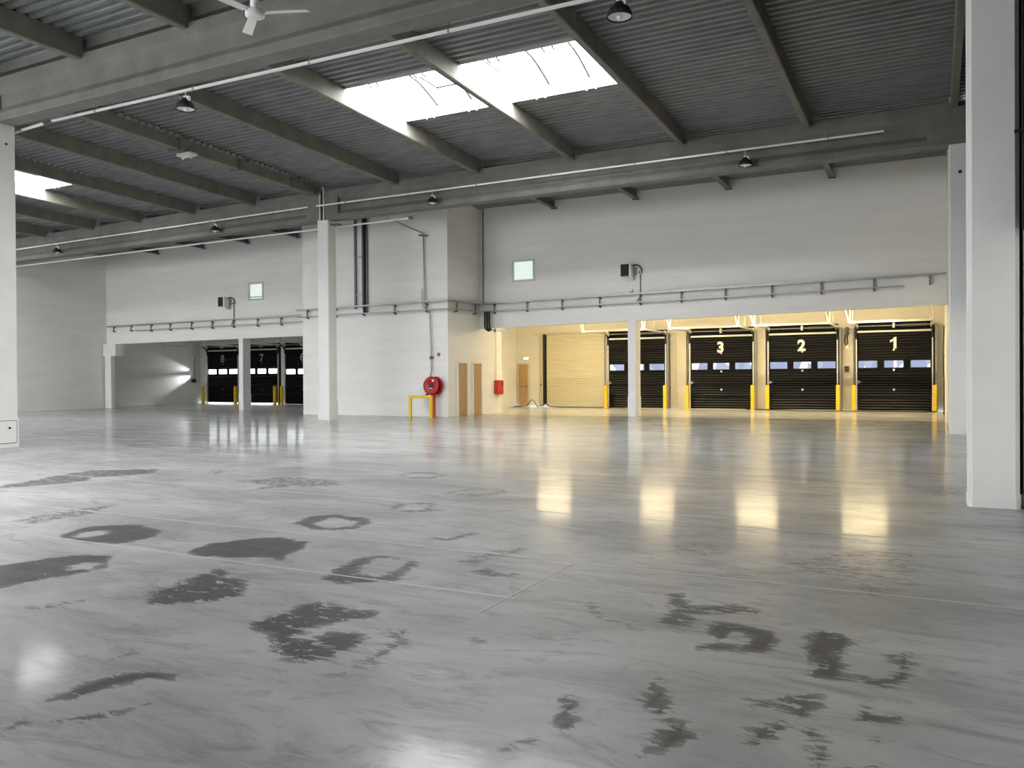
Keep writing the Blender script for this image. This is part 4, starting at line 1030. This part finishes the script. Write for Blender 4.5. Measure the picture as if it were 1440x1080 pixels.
# ------------------------------------------------------------------ small things of the dock bays
t = thing('emergency_light', 'small white twin bulb light under the middle purlin', 'lamp', (PX[6] - .05, 17.0, deck_z(PX[6], 17.0) - .43))
part(t, 'case', MB().box((-.28, -.14, -.07), (.28, .14, 0)), 'white_metal')
for s in (-1, 1):
    part(t, 'bulb', MB().lathe([(0, -.16), (.04, -.14), (.05, -.11), (.03, -.07)], 12, c=(s * .16, 0, 0)), 'bulb_glass')
t = thing('pull_switch', 'black pull switch hanging from a conduit beside the beige door', 'switch', (-17.30, YD + .0, 1.1))
part(t, 'knob', MB().lathe([(0, -.05), (.05, -.04), (.06, 0), (.05, .04), (0, .05)], 12), 'black_rubber')
part(t, 'cord', MB().tube([(0, 0, .04), (-.02, 0, .7), (0, 0, 2.5), (-.45, 0, 2.52)], .012, 6), 'beige_jamb')
solo('conduit', MB().tube([(0, 0, 0), (.02, 0, 1.7), (.0, 0, 3.5)], .014, 6), 'beige_jamb', 'thin beige conduit reaching the floor right of the exit door', 'conduit', None, (-17.42, YD + .02, .01))
t = thing('chain_hoist', 'black chain and control box on the wall between doors two and one', 'hoist', (-3.22, YD - .10, 1.6))
part(t, 'control_box', MB().cbox((-.10, -.08, 0), (.06, .02, .24), .01), 'black_gloss')
part(t, 'knob', MB().lathe([(0, -.12), (.03, -.12), (.04, -.08)], 10, axis=1, c=(-.02, 0, .12)), 'grey_steel')
part(t, 'chain', MB().tube([(.02, -.02, 1.72), (-.06, -.02, 1.55), (-.10, -.02, 1.25), (-.04, -.02, 1.10), (.02, -.02, 1.2), (.0, -.02, 1.45), (.06, -.02, 1.66)], .022, 8), 'black_rubber')
part(t, 'gear', MB().lathe([(0, -.05), (.09, -.05), (.09, .03), (0, .03)], 16, axis=1, c=(0, 0, 1.78)), 'grey_steel')
part(t, 'white_notice', MB().box((-.06, .0, .98), (.06, .02, 1.10)), 'decal_white')
t = thing('side_control_box', 'small black box on the side wall of the dark bay', 'control box', (XWL2, 36.2, 1.30))
part(t, 'case', MB().cbox((0, -.14, 0), (.12, .14, .22), .01), 'black_gloss')
part(t, 'cable', MB().tube([(.05, .05, .22), (.05, .1, 1.6)], .012, 6), 'black_rubber')
solo('floor_cable', MB().tube([(-3.6, 0, .03), (-3.2, -.1, .03), (-2.75, -.12, .05), (-2.5, -.1, .36), (-2.35, -.1, .30), (-2.15, -.14, .03), (-1.9, -.1, .10), (-1.7, -.15, .20), (-1.5, -.1, .04), (-.9, -.2, .03), (0, -.1, .03), (1.2, -.25, .03), (2.4, -.2, .03)], .022, 8),
     'black_rubber', 'loose black cable lying below the exit door and beige door', 'cable', None, (-15.2, 36.45, 0))
solo('floor_cable', MB().tube([(-4.1, .3, .02), (-3.4, .1, .02), (-2.9, -.1, .02), (-1.8, -.5, .02), (-.6, -.6, .02), (.5, -.3, .02), (1.6, -.15, .02), (2.6, -.35, .02), (3.3, .1, .02)], .018, 8),
     'black_rubber', 'loose black cable curving on the floor before doors two and one', 'cable', None, (-3.2, 36.0, 0))
t = thing('corner_pipe', 'dark cable clipped to the wall right of dock door one', 'cable', (.30, 33.0, 0))
part(t, 'cable', MB().tube([(0, 0, 3.2), (-.03, -.2, 2.3), (-.02, -.1, 1.6), (.0, 0, 1.2), (.0, .3, 0.02)], .02, 6), 'black_rubber')
for z in (1.3, 2.1, 2.9):
    part(t, 'clip', MB().box((-.05, -.05, z), (.03, .05, z + .03)), 'beige_jamb')

# ------------------------------------------------------------------ cable beside the near column
t = thing('column_cable', 'black cable in a white channel beside the right foreground column', 'cable', (.822, 10.30, .18))
part(t, 'cable', MB().tube([(0, 0, 0), (.0, 0, 1.2), (-.004, 0, 2.4), (-.006, 0, 3.6), (-.006, 0, 5.6)], .018, 8), 'black_rubber')
part(t, 'channel', MB().box((-.045, -.10, .02), (-.022, -.06, 5.5)), 'white_column')
part(t, 'cable_end', MB().box((-.03, -.05, -.03), (.018, .03, .02)), 'black_rubber')
t = thing('cable_clip', 'black clip with loose thin wires at the right edge', 'clip', (.80, 10.09, 3.98))
part(t, 'clip_body', MB().tube([(-.05, -.01, 0), (.06, -.01, .0)], .018, 8), 'black_gloss')
part(t, 'wire', MB().tube([(.06, -.01, 0), (.10, -.05, .10), (.16, -.05, .24)], .006, 6), 'galvanised')
part(t, 'wire', MB().tube([(.06, -.01, 0), (.10, -.08, .03), (.14, -.06, .08)], .005, 6), 'galvanised')
